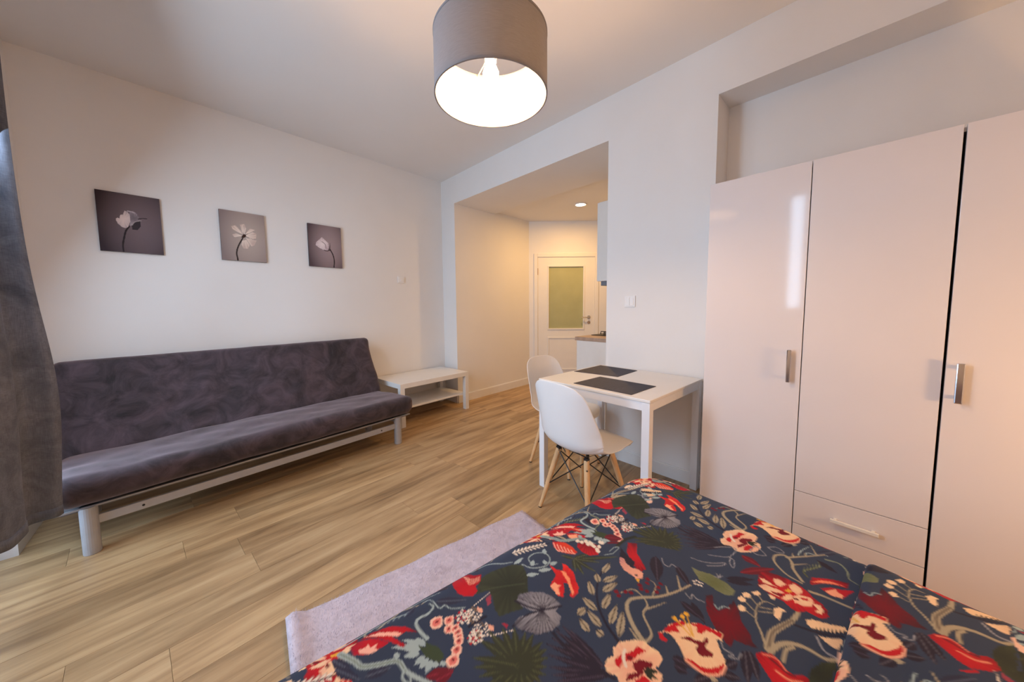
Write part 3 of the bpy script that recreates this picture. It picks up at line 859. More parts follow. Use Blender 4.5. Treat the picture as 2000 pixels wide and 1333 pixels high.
# ------------------------------------------------------------------ curtain
path = catmull([(-2.918, -1.245), (-2.932, -1.262), (-2.97, -1.262), (-3.005, -1.27), (-3.01, -1.31), (-2.990, -1.345), (-2.985, -1.385), (-3.00, -1.43), (-3.018, -1.48), (-3.045, -1.53), (-3.045, -1.57), (-3.01, -1.61), (-2.995, -1.66), (-2.985, -1.72), (-3.01, -1.79)], 7)
nz = 60; zs = np.linspace(.272, 2.70, nz)
G = np.zeros((len(path), nz, 3))
for j, z in enumerate(zs):
    k = (z - .272) / 2.43
    ce = np.array([-2.97, -1.57])
    sc = np.array([1.0, 1.0 - .02 * math.sin(k * 3)])
    p = ce + (path - ce) * sc
    p[:, 0] += -.022 * k + .03 * math.exp(-((z - .85) / .4) ** 2) * (1 if True else 0) * np.clip((path[:, 1] + 1.45) / .2, 0, 1) + .006 * np.sin(k * 7 + path[:, 1] * 20)
    p[:, 1] += -.032 + .005 * np.sin(k * 5 + path[:, 1] * 31)
    G[:, j, :2] = p; G[:, j, 2] = z + (.006 * np.sin(path[:, 1] * 40) if j == 0 else 0)
CU_ = empty('curtain', (-2.97, -1.57, .272)); tag(CU_, 'long dark grey linen curtain hanging by the balcony door', 'curtain')
G -= np.array([-2.97, -1.57, .272])
o = link('cloth', grid_mesh('cloth', G), M['curtain'], CU_)
md = o.modifiers.new('thick', 'SOLIDIFY'); md.thickness = .003
Hm = G[:, :2].copy(); Hm[:, 0, 0] += .002; Hm[:, 1] = Hm[:, 0] + [0, 0, .045]
o = link('hem', grid_mesh('hem', Hm), M['curtain'], CU_); md = o.modifiers.new('thick', 'SOLIDIFY'); md.thickness = .007; md.offset = 0
RD = empty('curtain_rod', (-2.985, -2.2, 2.72)); tag(RD, 'white ceiling-mounted curtain rod in front of the window wall', 'rod')
MB().tube([(0, -1.6, 0), (0, 1.0, 0)], .012, 12).build('pole', M['white_bar'], RD)
for yy in (-1.4, -.2, .9): MB().tube([(0, yy, 0), (0, yy, .08)], .008, 10).build('bracket', M['white_bar'], RD)

# ------------------------------------------------------------------ rug
RA, RB = np.array([-2.218, -2.335]), np.array([-1.062, -2.466])
rd = (RB - RA) / np.linalg.norm(RB - RA); rn = np.array([rd[1], -rd[0]])
RG = empty('fur_rug', (RA[0], RA[1], 0), math.atan2(rd[1], rd[0])); tag(RG, 'pale lilac-grey shaggy fur rug on the floor beside the bed', 'rug')
rw, rl = np.linalg.norm(RB - RA), .72
nx, ny = 60, 40
xs = np.linspace(0, rw, nx); ys = np.linspace(0, -rl, ny)
def rug_z(x, y): return .012 + .022 * np.exp(-((x - .02) / .026) ** 2) + .003 * np.sin(x * 21 + 1) * np.cos(y * 17)
G = np.zeros((nx, ny, 3)); G[..., 0] = xs[:, None]; G[..., 1] = ys[None]; G[..., 2] = rug_z(xs[:, None], ys[None])
o = link('backing', grid_mesh('backing', G), M['rugback'], RG); md = o.modifiers.new('thick', 'SOLIDIFY'); md.thickness = .010; md.offset = -1
nb = 60000
px_ = rng.uniform(0, rw, nb); py_ = -rng.uniform(0, rl, nb)
ang = rng.uniform(0, 2 * PI, nb); ln = rng.uniform(.014, .026, nb); tilt = rng.uniform(.2, .9, nb)
la = rng.normal(.6 * np.sin(px_ * 12 + py_ * 7), 1.1, nb)
base = np.c_[px_, py_, rug_z(px_, py_) - .002]
wv = np.c_[np.cos(ang), np.sin(ang), np.zeros(nb)] * .0011
tip = base + np.c_[np.cos(la) * np.sin(tilt), np.sin(la) * np.sin(tilt), np.cos(tilt)] * ln[:, None]
tip[:, 2] = np.maximum(tip[:, 2], .004)
V = np.stack([base - wv, base + wv, tip], 1).reshape(-1, 3)
me = bpy.data.meshes.new('pile'); me.vertices.add(nb * 3); me.vertices.foreach_set('co', V.reshape(-1).astype(np.float32))
me.loops.add(nb * 3); me.loops.foreach_set('vertex_index', np.arange(nb * 3).astype(np.int32))
me.polygons.add(nb); me.polygons.foreach_set('loop_start', (np.arange(nb) * 3).astype(np.int32)); me.update(calc_edges=True)
o = link('pile', me, M['fur'], RG); o['kind'] = 'stuff'

# ------------------------------------------------------------------ bed
BE = empty('bed', (-2.1, -3.9, 0)); tag(BE, 'double bed with mattress under the printed duvets', 'bed')
MB().box((-.94, -.70, .10), (.90, .72, .24)).build('base', M['bedbase'], BE, .01)
V, Fc = rounded_box((1.86, 1.44, .235), .07, (24, 20, 6)); V += [-.02, .01, .36]
MB().add(V, Fc).build('mattress', M['mattress'], BE, smooth=True, merge=True)
for sx in (-.88, .80):
    for sy in (-.62, .62): MB().tube([(sx, sy, 0), (sx, sy, .105)], .03, 16).build('leg', M['dark'], BE)

# ------------------------------------------------------------------ the floral print (flat print of the bed linen)
BZ = .50
FR = Raster(-2.50, -4.00, -0.90, -2.95, .002)
def zo(ox, oy, s): return lambda pts: on_plane_z(np.array(pts, float).reshape(-1, 2) / s + np.array([ox, oy]), BZ)
Z1 = zo(1000, 930, 4.9925); Z2 = zo(1000, 1066, 4.9925); Z3 = zo(600, 1066, 4.9925); Z4 = zo(1350, 1000, 5.714); Z5 = zo(1350, 1100, 5.714)
c_base = lin(48, 61, 85)
GRN, DGR, PUR, DPU = lin(52, 58, 46), lin(44, 50, 42), lin(54, 46, 64), lin(40, 36, 52)
CRE, PNK, RED, DRD, ORG = lin(240, 208, 170), lin(232, 170, 146), lin(190, 24, 38), lin(112, 16, 34), lin(224, 72, 40)
TAN, GRY, OLV, YEL, MAR, PAL, WHT = lin(166, 156, 134), lin(148, 150, 160), lin(96, 104, 68), lin(226, 172, 60), lin(104, 26, 40), lin(158, 178, 182), lin(232, 222, 208)
R = FR
def leaves(Zf, lst, wid, col, mid=None, bend=0.0):
    for a, b in lst: 
        q = Zf([a, b]); R.lens(q[0], q[1], wid, col, mid, bend)
def st(Zf, pts, w0, col, w1=None): R.stroke(Zf(pts), w0, col, w1)
def fl(Zf, pts, col, col2=None, c=None, freq=0): R.fill(Zf(pts), col, col2, None if c is None else Zf([c])[0], freq)
# palms and dark leaves
ctr = (60, 1180)
leaves(Z2, [(ctr, p) for p in [(-330, 900), (-230, 830), (-100, 800), (20, 800), (130, 850), (210, 860), (300, 940), (340, 1010), (350, 1090), (340, 1180), (330, 1260), (290, 1333), (230, 1400), (130, 1450), (0, 1460), (-130, 1440), (-250, 1380), (-330, 1290), (-380, 1190), (-390, 1090)]], .020, GRN, lin(80, 84, 58))
leaves(Z2, [((900, 1190), p) for p in [(330, 960), (380, 900), (420, 830), (480, 780), (560, 820)]] + [((980, 1260), p) for p in [(340, 1060), (350, 1180), (380, 1260), (430, 1320)]], .016, DPU, lin(72, 62, 80))
st(Z2, [(1000, 1300), (800, 1200), (560, 1020), (400, 860)], .006, DPU)
st(Z1, [(1020, 690), (1100, 620), (1200, 590)], .010, DGR)
leaves(Z1, [((600, 830), p) for p in [(480, 800), (760, 770), (1040, 800), (860, 860), (820, 960), (700, 990), (620, 960)]], .014, GRN, lin(90, 98, 76))
fl(Z3, [(1680, 330), (1780, 270), (1900, 230), (2000, 205), (2100, 215), (2150, 330), (2150, 480), (2120, 520), (2100, 640), (2000, 660), (1880, 700), (1830, 640), (1810, 520), (1770, 440), (1650, 470)], DGR, lin(60, 66, 52), (1980, 420), 15)
st(Z3, [(1700, 440), (1850, 420), (2120, 400)], .003, lin(70, 76, 58))
leaves(Z1, [((1400, 790), (1420, 1060))], .034, DPU, lin(78, 66, 84))
leaves(Z4, [((380, 740), (720, 770)), ((400, 770), (700, 830)), ((1400, 540), (1640, 700)), ((0, 1020), (160, 1260))], .018, DPU, None)
leaves(Z5, [((600, 960), (640, 1333)), ((640, 960), (760, 1300)), ((220, 1240), (20, 1300)), ((330, 1200), (560, 1260)), ((380, 1130), (520, 1080))], .020, DPU, lin(84, 78, 92))
leaves(Z2, [((1560, 1090), (1760, 1180)), ((1580, 1160), (1720, 1230)), ((1640, 560), (1880, 740)), ((1600, 200), (1740, 420))], .022, DPU, lin(72, 62, 84))
leaves(Z3, [((240, 1130), (420, 1230)), ((260, 1220), (520, 1320)), ((560, 1290), (820, 1180)), ((950, 690), (1060, 560)), ((1250, 540), (1560, 520))], .020, lin(46, 50, 72), lin(84, 92, 112))
# striped grey leaf
fl(Z2, [(40, 560), (70, 500), (180, 480), (300, 485), (400, 530), (480, 600), (430, 650), (300, 660), (200, 660), (90, 610)], GRY, lin(96, 96, 110), (280, 640), 42)
fl(Z2, [(20, 780), (60, 720), (160, 690), (300, 660), (420, 650), (480, 700), (460, 780), (380, 840), (250, 880), (160, 850), (80, 830)], GRY, lin(100, 100, 112), (280, 650), 38)
st(Z2, [(30, 560), (160, 620), (300, 645), (480, 610)], .005, DPU); st(Z2, [(10, 800), (140, 700), (300, 648)], .004, DPU)
for k in range(11): st(Z2, [(300, 648), (60 + 40 * k, 880 - 8 * abs(k - 5))], .0016, DPU)
for k in range(10): st(Z2, [(300, 645), (70 + 42 * k, 500 + 9 * abs(k - 4))], .0016, DPU)
# beige leaflets on a dark stem
st(Z2, [(1040, 950), (920, 780), (840, 600), (830, 420), (880, 260)], .006, DPU, .003)
leaves(Z2, [((885, 290), (955, 185)), ((845, 385), (820, 290)), ((790, 510), (745, 365)), ((830, 655), (680, 520)), ((870, 805), (725, 640)), ((755, 850), (655, 720)), ((885, 380), (1030, 320)), ((880, 480), (1030, 385)), ((885, 640), (960, 490)), ((955, 785), (1020, 600)), ((1040, 905), (1085, 660)), ((890, 890), (820, 830)), ((640, 690), (720, 620))], .017, TAN, lin(70, 60, 52))
# branch with berries
st(Z2, [(1280, 950), (1180, 800), (1120, 640), (1150, 560), (1260, 540), (1420, 530), (1580, 480), (1740, 395)], .011, TAN, .005)
st(Z2, [(1300, 960), (1360, 880), (1280, 700), (1320, 620), (1280, 540), (1180, 460), (1060, 490)], .006, TAN, .003)
st(Z2, [(1310, 650), (1400, 620), (1500, 580)], .005, TAN, .002); st(Z2, [(1360, 540), (1400, 420), (1320, 350)], .004, TAN, .002)
st(Z2, [(1520, 490), (1500, 420)], .006, TAN, .003); st(Z2, [(1640, 440), (1610, 310)], .006, TAN, .003)
st(Z2, [(1230, 940), (1150, 830)], .006, TAN, .003)
for p in [(1325, 360), (1320, 400), (1250, 420), (1265, 460), (1320, 480), (1415, 485), (1430, 440), (1450, 400), (1020, 480), (1045, 520), (1110, 485), (1165, 495)]:
    q = Z2([p])[0]; R.lens(q - [.006, 0], q + [.006, .002], .012, DRD)
# bird
fl(Z1, [(1130, 650), (1220, 660), (1215, 760), (1270, 860), (1305, 930), (1270, 960), (1210, 930), (1170, 860), (1120, 750)], RED, DRD, (1200, 800), 25)
fl(Z1, [(1060, 700), (1120, 780), (1200, 860), (1180, 920), (1110, 900), (1050, 800)], DPU)
fl(Z1, [(1050, 800), (1090, 820), (1120, 880), (1170, 920), (1240, 940), (1280, 980), (1270, 1030), (1210, 1035), (1160, 990), (1090, 940), (1050, 870)], PNK, lin(190, 130, 130), (1220, 990), 30)
fl(Z1, [(1200, 1030), (1245, 1040), (1230, 1072)], YEL); q = Z1([(1210, 998)])[0]; R.lens(q - [.004, 0], q + [.004, 0], .008, DPU)
# light vines
st(Z1, [(100, 890), (200, 930), (330, 910), (370, 840), (320, 780), (220, 780), (160, 830), (200, 890), (250, 890)], .004, PAL, .003)
leaves(Z1, [((320, 790), (310, 730)), ((330, 900), (310, 850)), ((190, 910), (210, 850)), ((370, 900), (440, 870)), ((260, 960), (390, 940)), ((140, 1000), (260, 990)), ((20, 880), (110, 820))], .013, PAL)
st(Z1, [(900, 780), (990, 760), (1040, 700), (1000, 700), (950, 740)], .003, PAL)
st(Z2, [(1460, 130), (1480, 190), (1530, 215), (1560, 190), (1600, 215)], .003, GRY); st(Z2, [(1690, 480), (1740, 530), (1760, 490), (1800, 530), (1880, 560)], .003, GRY)
st(Z3, [(1130, 540), (1200, 520), (1290, 600), (1340, 570), (1400, 600), (1540, 595)], .003, PAL); st(Z3, [(1170, 890), (1080, 800), (1070, 720), (1180, 650), (1230, 590), (1190, 560)], .009, PAL, .004)
st(Z3, [(340, 980), (560, 830), (740, 720), (950, 660)], .006, PAL, .003); st(Z3, [(1000, 570), (1150, 490), (1300, 440)], .005, PAL, .002)
for k in range(8): st(Z3, [(560 + 55 * k, 835 - 22 * k), (600 + 55 * k, 780 - 22 * k)], .003, PAL, .001)
st(Z3, [(320, 1070), (460, 1140), (540, 1190), (700, 1160), (880, 1120), (960, 1210), (1100, 1290), (1200, 1333)], .013, PAL, .008); st(Z3, [(320, 1070), (460, 1140), (540, 1190), (700, 1160), (880, 1120), (960, 1210)], .004, lin(120, 138, 130))
st(Z3, [(940, 1200), (930, 1290), (1000, 1330), (1010, 1240)], .005, PAL)
st(Z3, [(1600, 230), (1740, 180), (1900, 190), (2000, 180)], .006, PAL, .003)
# pale fan leaf
leaves(Z3, [((1150, 960), p) for p in [(1060, 885), (930, 910), (810, 990)]] + [((1110, 990), (945, 1005)), ((1100, 1030), (930, 1075)), ((900, 1050), (840, 1090)), ((1150, 1060), (1040, 1150)), ((1180, 1080), (1090, 1190)), ((1220, 1090), (1150, 1240)), ((1270, 1110), (1230, 1180)), ((1330, 1110), (1320, 1170))], .014, PAL)
leaves(Z3, [((1300, 1130), (1150, 920)), ((1300, 1110), (1090, 960)), ((1330, 1090), (1180, 940))], .018, lin(58, 72, 52))
# green pod with a grey flower
fl(Z4, [(0, 610), (80, 650), (220, 690), (300, 740), (400, 800), (490, 890), (470, 940), (400, 940), (280, 880), (180, 810), (90, 760)], OLV, lin(126, 132, 104), (250, 790), 55)
for p in [(280, 680), (320, 690), (350, 710), (260, 720), (300, 740)]: st(Z4, [(310, 730), p], .004, GRY, .002)
for p in [(30, 780), (60, 770), (90, 790), (120, 800), (40, 810), (80, 820), (110, 830)]: q = Z4([p])[0]; R.lens(q - [.003, 0], q + [.003, 0], .006, WHT)
for pts in ([(0, 500), (120, 540), (250, 560), (380, 560), (340, 590), (180, 590)], [(190, 460), (300, 480), (430, 490), (500, 410), (380, 380), (260, 380)], [(430, 500), (480, 540), (470, 620), (430, 560), (440, 500)], [(650, 430), (720, 390), (800, 450), (830, 490), (740, 480), (650, 430)], [(850, 400), (950, 400), (1040, 460), (940, 450), (850, 400)]): st(Z4, pts, .003, GRY)
# maroon leaves
fl(Z5, [(160, 370), (240, 360), (250, 480), (300, 540), (420, 500), (470, 420), (530, 540), (560, 660), (660, 800), (680, 870), (740, 950), (600, 900), (480, 850), (440, 930), (340, 830), (240, 680), (170, 540)], DRD, lin(66, 30, 42), (400, 660), 6)
leaves(Z4, [((560, 480), (780, 620)), ((540, 680), (940, 640))], .026, MAR, lin(150, 40, 50)); leaves(Z3, [((1150, 1270), (1430, 1200)), ((1250, 1310), (1430, 1220))], .024, MAR, lin(140, 40, 60)); leaves(Z1, [((900, 590), (1080, 610))], .034, MAR, lin(140, 40, 60))
st(Z5, [(260, 470), (300, 520), (360, 490), (420, 510)], .003, PAL); st(Z5, [(330, 860), (360, 940), (430, 980), (470, 1010), (420, 1020), (520, 1050), (560, 1000)], .003, GRY)
# tan branch
st(Z5, [(860, 960), (900, 800), (1000, 730), (1130, 660), (1200, 560)], .015, TAN, .008); st(Z5, [(860, 960), (900, 800), (1000, 730), (1130, 660)], .005, lin(112, 102, 92))
st(Z5, [(830, 930), (780, 780), (720, 640), (740, 500), (820, 450), (920, 490)], .005, TAN, .003); st(Z5, [(880, 990), (980, 920), (1120, 910), (1290, 960), (1500, 1070), (1620, 1080)], .012, TAN, .007); st(Z5, [(1030, 1090), (1060, 980), (1140, 950)], .007, TAN)
st(Z4, [(1240, 780), (1140, 640), (1120, 560), (1050, 490), (940, 490), (930, 560), (1060, 700), (1230, 800)], .008, TAN, .005); st(Z4, [(1140, 590), (1300, 580)], .005, TAN, .002); st(Z4, [(1060, 510), (1250, 500), (1490, 490)], .006, TAN, .004)
for a, b in (((1140, 500), (1130, 460)), ((1280, 500), (1265, 460)), ((1400, 490), (1330, 380))): st(Z4, [a, b], .005, TAN, .002)
st(Z4, [(1300, 730), (1250, 660), (1330, 640), (1450, 610)], .004, OLV); st(Z4, [(1500, 540), (1650, 590), (1740, 680), (1760, 760), (1860, 830)], .006, lin(130, 140, 120), .003)
for k in range(6): st(Z4, [(1270 + 32 * k, 665 - 9 * k), (1255 + 34 * k, 610 - 9 * k)], .003, lin(130, 140, 110), .001)
st(Z4, [(1330, 900), (1500, 960), (1790, 1090)], .009, TAN, .006)
# snowdrops
for a, b in (((560, 500), (690, 610)), ((590, 430), (705, 550)), ((640, 370), (730, 480)), ((740, 370), (800, 450)), ((760, 560), (920, 580)), ((760, 510), (900, 540))): st(Z5, [a, b], .003, TAN)
for pg in ([(515, 490), (560, 475), (605, 515), (600, 550), (550, 550)], [(510, 400), (560, 380), (610, 420), (600, 450), (550, 440)], [(565, 345), (620, 340), (670, 375), (650, 400), (590, 395)], [(675, 340), (740, 325), (775, 360), (750, 385), (710, 375)], [(865, 375), (900, 370), (945, 410), (920, 430), (880, 410)], [(920, 530), (990, 515), (1060, 560), (1010, 570), (1010, 620), (975, 655), (930, 620)]): fl(Z5, pg, CRE)
# red tulip
fl(Z3, [(1410, 310), (1500, 250), (1570, 260), (1620, 290), (1700, 290), (1690, 350), (1640, 400), (1660, 440), (1620, 490), (1540, 490), (1470, 460), (1420, 390)], RED, lin(150, 18, 40), (1560, 420), 13)
for k in range(5): st(Z3, [(1520 + 12 * k, 280 + 22 * k), (1600, 330 + 12 * k), (1680, 310 + 8 * k)], .0025, PNK, .001)
# red flame flowers
fl(Z2, [(360, 220), (440, 270), (500, 280), (490, 200), (540, 230), (600, 290), (620, 370), (650, 430), (640, 490), (600, 530), (560, 520), (590, 450), (540, 400), (500, 390), (510, 460), (500, 530), (440, 510), (390, 450), (370, 420), (410, 360), (430, 320)], RED, lin(224, 48, 44), (500, 380), 21)
fl(Z2, [(475, 275), (520, 290), (560, 350), (580, 420), (605, 480), (590, 515), (560, 440), (540, 380), (500, 320)], lin(244, 150, 110)); fl(Z2, [(375, 425), (420, 390), (440, 410), (480, 420), (450, 440), (470, 510), (430, 500)], lin(246, 170, 136))
# butterflies and bead chain
for cx, cy, rr in ((1520, 680, 1.0), (1620, 670, 1.2), (1640, 880, 1.0), (1690, 820, 1.2)):
    q = Z3([(cx, cy)])[0]
    for k in range(26):
        a = k * 2.4; d = .0035 * rr * math.sqrt(k)
        p = q + [math.cos(a) * d, math.sin(a) * d]; R.lens(p - [.0032, 0], p + [.0032, 0], .006, (RED if (k + int(cx)) % 3 == 0 else WHT) if rr < 1.1 else (WHT if k % 4 else lin(120, 100, 80)))
for p in [(1680, 620), (1790, 800)]: q = Z3([p])[0]; R.lens(q - [0, .011], q + [0, .011], .010, PNK)
st(Z3, [(1580, 780), (1740, 690)], .006, DPU)
for k in range(9): q = Z3([(1630 + 18 * k, 575 - 14 * k)])[0]; R.lens(q - [.002, 0], q + [.002, 0], .004, WHT); q = Z3([(1790 + 26 * k, 880 - 5 * k)])[0]; R.lens(q - [.002, 0], q + [.002, 0], .004, WHT)
fl(Z3, [(1740, 520), (1790, 480), (1795, 570), (1760, 590)], lin(150, 60, 80)); fl(Z3, [(1890, 760), (1960, 780), (1950, 820)], lin(170, 40, 60))
for p, sc in (((1265, 730), 1.3), ((1385, 712), 1.0), ((1385, 795), .95), ((1445, 790), .95), ((1470, 830), .95), ((1480, 880), .95), ((1480, 915), .9), ((1460, 1000), 1.0), ((1425, 1105), 1.2)):
    q = Z3([p])[0]; R.lens(q - np.array([.013, .004]) * sc, q + np.array([.013, .004]) * sc, .024 * sc, lin(240, 196, 176)); R.lens(q - np.array([.009, .003]) * sc, q + np.array([.009, .003]) * sc, .014 * sc, lin(222, 120, 112)); R.lens(q - [.003, 0], q + [.004, .001], .007, DRD)
# red wing pairs
def wing(Zf, up, lo, tipc=PNK):
    fl(Zf, up, RED, DRD, None, 17); fl(Zf, lo, RED, lin(150, 20, 50), None, 13)
wing(Z3, [(500, 930), (600, 850), (700, 820), (820, 785), (960, 785), (1080, 830), (960, 830), (900, 880), (820, 880), (960, 960), (930, 985), (800, 930), (640, 900)], [(420, 1000), (500, 940), (640, 910), (780, 930), (800, 950), (700, 1010), (600, 1070), (450, 1080)])
fl(Z3, [(560, 890), (700, 850), (860, 840), (930, 850), (880, 885), (780, 880), (640, 890)], lin(246, 186, 168)); fl(Z3, [(490, 1030), (560, 1010), (600, 960), (620, 1000), (690, 950), (660, 1010), (700, 1020), (600, 1068), (510, 1060)], lin(246, 186, 168))
wing(Z4, [(1320, 790), (1350, 735), (1480, 745), (1620, 770), (1760, 810), (1740, 865), (1600, 820), (1460, 800), (1340, 820)], [(1440, 860), (1560, 850), (1680, 880), (1820, 900), (1760, 940), (1690, 980), (1560, 945)])
fl(Z4, [(1340, 790), (1440, 765), (1560, 785), (1740, 850), (1600, 815), (1460, 795)], lin(244, 140, 104)); fl(Z4, [(1490, 890), (1560, 880), (1610, 870), (1640, 910), (1700, 950), (1680, 978), (1570, 945)], lin(246, 170, 136))
# seeds, cream feather and protea
fl(Z1, [(395, 660), (450, 655), (520, 665), (590, 710), (635, 760), (610, 785), (540, 780), (450, 760), (405, 710)], ORG, RED, (600, 680), 19)
for k in range(6): st(Z1, [(405 + 34 * k, 670 + 14 * k), (430 + 34 * k, 735 + 8 * k), (460 + 32 * k, 760 + 4 * k)], .0028, lin(246, 190, 170))
fl(Z1, [(635, 670), (720, 640), (800, 660), (860, 700), (840, 780), (760, 790), (690, 760), (640, 710)], DRD, RED, (740, 640), 31)
for p in [(640, 640), (680, 650), (720, 640), (760, 650), (800, 690), (840, 740), (850, 690), (880, 650), (740, 670), (780, 670), (860, 645), (830, 720)]: q = Z1([p])[0]; R.lens(q - [.008, .004], q + [.008, .004], .012, WHT)
for k in range(9):
    a = np.array([20 + 36 * k, 760 - 9 * k]); st(Z1, [a, a + [10, -34 + 2 * k]], .010, WHT, .004); st(Z1, [a, a + [30, 28 - 2 * k]], .010, WHT, .004)
st(Z1, [(0, 770), (180, 725), (360, 675)], .003, DPU)
# cream moth
fl(Z5, [(1285, 650), (1350, 650), (1440, 670), (1560, 700), (1720, 730), (1740, 780), (1600, 790), (1460, 770), (1340, 740), (1290, 700)], CRE, lin(226, 190, 150), (1500, 800), 24)
for k in range(8): st(Z5, [(1400 + 44 * k, 785 + 2 * k), (1395 + 44 * k, 735 + 4 * k)], .005, DPU, .002)
fl(Z5, [(1430, 830), (1560, 850), (1690, 860), (1690, 900), (1640, 970), (1580, 950), (1500, 890)], CRE, lin(220, 184, 150), (1400, 820), 19)
st(Z5, [(1150, 710), (1300, 760), (1500, 815), (1700, 830)], .005, DPU); st(Z5, [(1400, 840), (1480, 980), (1620, 1060)], .005, GRY)
# red hanging pods and a second small dark leaf
fl(Z5, [(720, 1000), (780, 985), (900, 1010), (980, 1080), (1060, 1180), (1160, 1240), (1260, 1240), (1340, 1300), (1350, 1400), (1200, 1420), (1000, 1380), (900, 1300), (800, 1150), (730, 1050)], RED, lin(150, 18, 34), (1000, 1250), 15)
st(Z5, [(860, 1040), (980, 1140), (1080, 1220), (1160, 1250)], .004, MAR); st(Z5, [(800, 1010), (950, 1060), (1060, 1190)], .0035, lin(232, 130, 110)); st(Z5, [(950, 1190), (1100, 1290), (1250, 1320)], .0035, lin(232, 150, 120))
fl(Z5, [(1310, 1250), (1350, 1170), (1450, 1110), (1620, 1100), (1600, 1200), (1560, 1333), (1500, 1420), (1330, 1400)], DGR, lin(60, 66, 48), (1450, 1250), 9)
fl(Z5, [(1630, 1080), (1650, 1000), (1690, 1000), (1690, 1070), (1760, 1130), (1790, 1200), (1740, 1230), (1650, 1160)], lin(238, 196, 176))
# small peony with cream edge
pe = [(905, 1180), (925, 1110), (990, 1080), (985, 1010), (1050, 950), (1130, 945), (1200, 933), (1290, 950), (1350, 1000), (1430, 1040), (1467, 1110), (1440, 1170), (1400, 1195), (1465, 1260), (1460, 1340), (1400, 1410), (1290, 1450), (1150, 1440), (1060, 1400), (1035, 1300), (1000, 1262), (935, 1240)]
fl(Z2, pe, PNK, CRE, (1190, 1180), 11)
fl(Z2, [(1100, 1065), (1180, 1040), (1220, 995), (1310, 1040), (1230, 1075), (1170, 1130), (1110, 1130)], RED); fl(Z2, [(1000, 1115), (1070, 1070), (1078, 1150), (1050, 1200), (1010, 1170)], RED)
fl(Z2, [(1180, 1150), (1240, 1120), (1370, 1150), (1375, 1190), (1290, 1200), (1280, 1260), (1200, 1300), (1110, 1333), (1130, 1260), (1220, 1240), (1180, 1200)], DRD); fl(Z2, [(1200, 1320), (1290, 1270), (1360, 1333), (1300, 1400), (1190, 1400)], RED)
fl(Z2, [(1110, 1090), (1150, 1080), (1190, 1100), (1150, 1130)], DRD); st(Z2, [(1100, 1030), (1085, 1100), (1110, 1180)], .006, WHT); leaves(Z2, [((1290, 1210), (1440, 1240)), ((1290, 1220), (1420, 1310)), ((1290, 1210), (1370, 1330))], .009, DGR)
# lily
fl(Z2, [(1430, 870), (1480, 845), (1525, 850), (1520, 790), (1600, 765), (1640, 740), (1700, 770), (1800, 760), (1900, 790), (2000, 830), (2060, 860), (2050, 930), (1990, 900), (2030, 1000), (2080, 1100), (2085, 1160), (2040, 1225), (1960, 1243), (1880, 1230), (1790, 1180), (1690, 1110), (1640, 1000), (1580, 910), (1530, 870), (1480, 860), (1450, 880), (1520, 930), (1500, 945), (1440, 920)], CRE, lin(236, 186, 150), (1830, 950), 23)
fl(Z2, [(1680, 1090), (1760, 1110), (1830, 1160), (1920, 1180), (2010, 1160), (2075, 1130), (2070, 1180), (2030, 1215), (1960, 1232), (1880, 1220), (1790, 1170)], RED); st(Z2, [(1690, 1110), (1790, 1185), (1880, 1232), (1960, 1246), (2040, 1228), (2085, 1160)], .004, PNK)
fl(Z2, [(1520, 800), (1600, 765), (1650, 745), (1700, 775), (1660, 800), (1600, 800), (1640, 860), (1570, 850), (1530, 860), (1480, 850)], RED); fl(Z2, [(1740, 770), (1830, 765), (1900, 790), (1990, 830), (2050, 860), (2040, 900), (1960, 850), (1900, 830), (1840, 860), (1810, 850), (1800, 800)], RED)
fl(Z2, [(1640, 905), (1720, 890), (1790, 920), (1860, 930), (1900, 890), (1920, 930), (1880, 980), (1960, 1040), (1950, 1070), (1880, 1070), (1830, 1060), (1790, 1000), (1820, 970), (1760, 940)], DRD); fl(Z2, [(1430, 870), (1460, 860), (1480, 900), (1525, 935), (1490, 948), (1440, 920)], RED)
for p, q_ in (((1590, 730), (1740, 880)), ((1660, 705), (1760, 880)), ((1700, 680), (1770, 890))): st(Z2, [p, q_], .003, YEL); q = Z2([p])[0]; R.lens(q - [.006, .002], q + [.006, .002], .012, YEL)
# large red and cream peony
fl(Z5, [(760, 120), (820, 100), (960, 140), (1080, 190), (1200, 250), (1300, 330), (1360, 400), (1460, 470), (1530, 560), (1530, 620), (1460, 640), (1380, 610), (1280, 560), (1180, 570), (1080, 500), (1020, 440), (900, 380), (800, 310), (745, 270), (745, 200)], lin(196, 22, 36), DRD, (1100, 380), 14)
for pg in ([(760, 170), (820, 190), (900, 250), (990, 290), (880, 260), (800, 230)], [(910, 180), (980, 190), (1060, 250), (1000, 280), (940, 250)], [(750, 260), (820, 250), (960, 310), (1060, 360), (960, 350), (880, 330), (960, 380), (1040, 430), (900, 360), (800, 310)], [(1090, 260), (1150, 240), (1220, 290), (1250, 340), (1190, 370), (1120, 330)], [(1060, 370), (1120, 360), (1130, 420), (1060, 440), (1000, 420)], [(1130, 390), (1200, 370), (1340, 400), (1370, 450), (1340, 500), (1250, 500), (1150, 460)], [(1350, 470), (1440, 480), (1480, 550), (1450, 590), (1380, 560), (1420, 540)]): fl(Z5, pg, CRE, PNK, None, 9)
fl(Z5, [(1040, 320), (1090, 300), (1130, 340), (1080, 345)], YEL); fl(Z5, [(1200, 400), (1300, 410), (1310, 440), (1240, 430)], RED); fl(Z5, [(890, 345), (1000, 360), (1040, 390), (960, 380)], DRD); fl(Z5, [(1140, 400), (1200, 420), (1200, 440), (1140, 420)], DRD)
for k in range(7): q = Z5([(230 + 18 * (k % 4), 1250 + 22 * (k // 4) + 6 * (k % 4))])[0]; R.lens(q - [.002, .004], q + [.002, .004], .004, TAN)

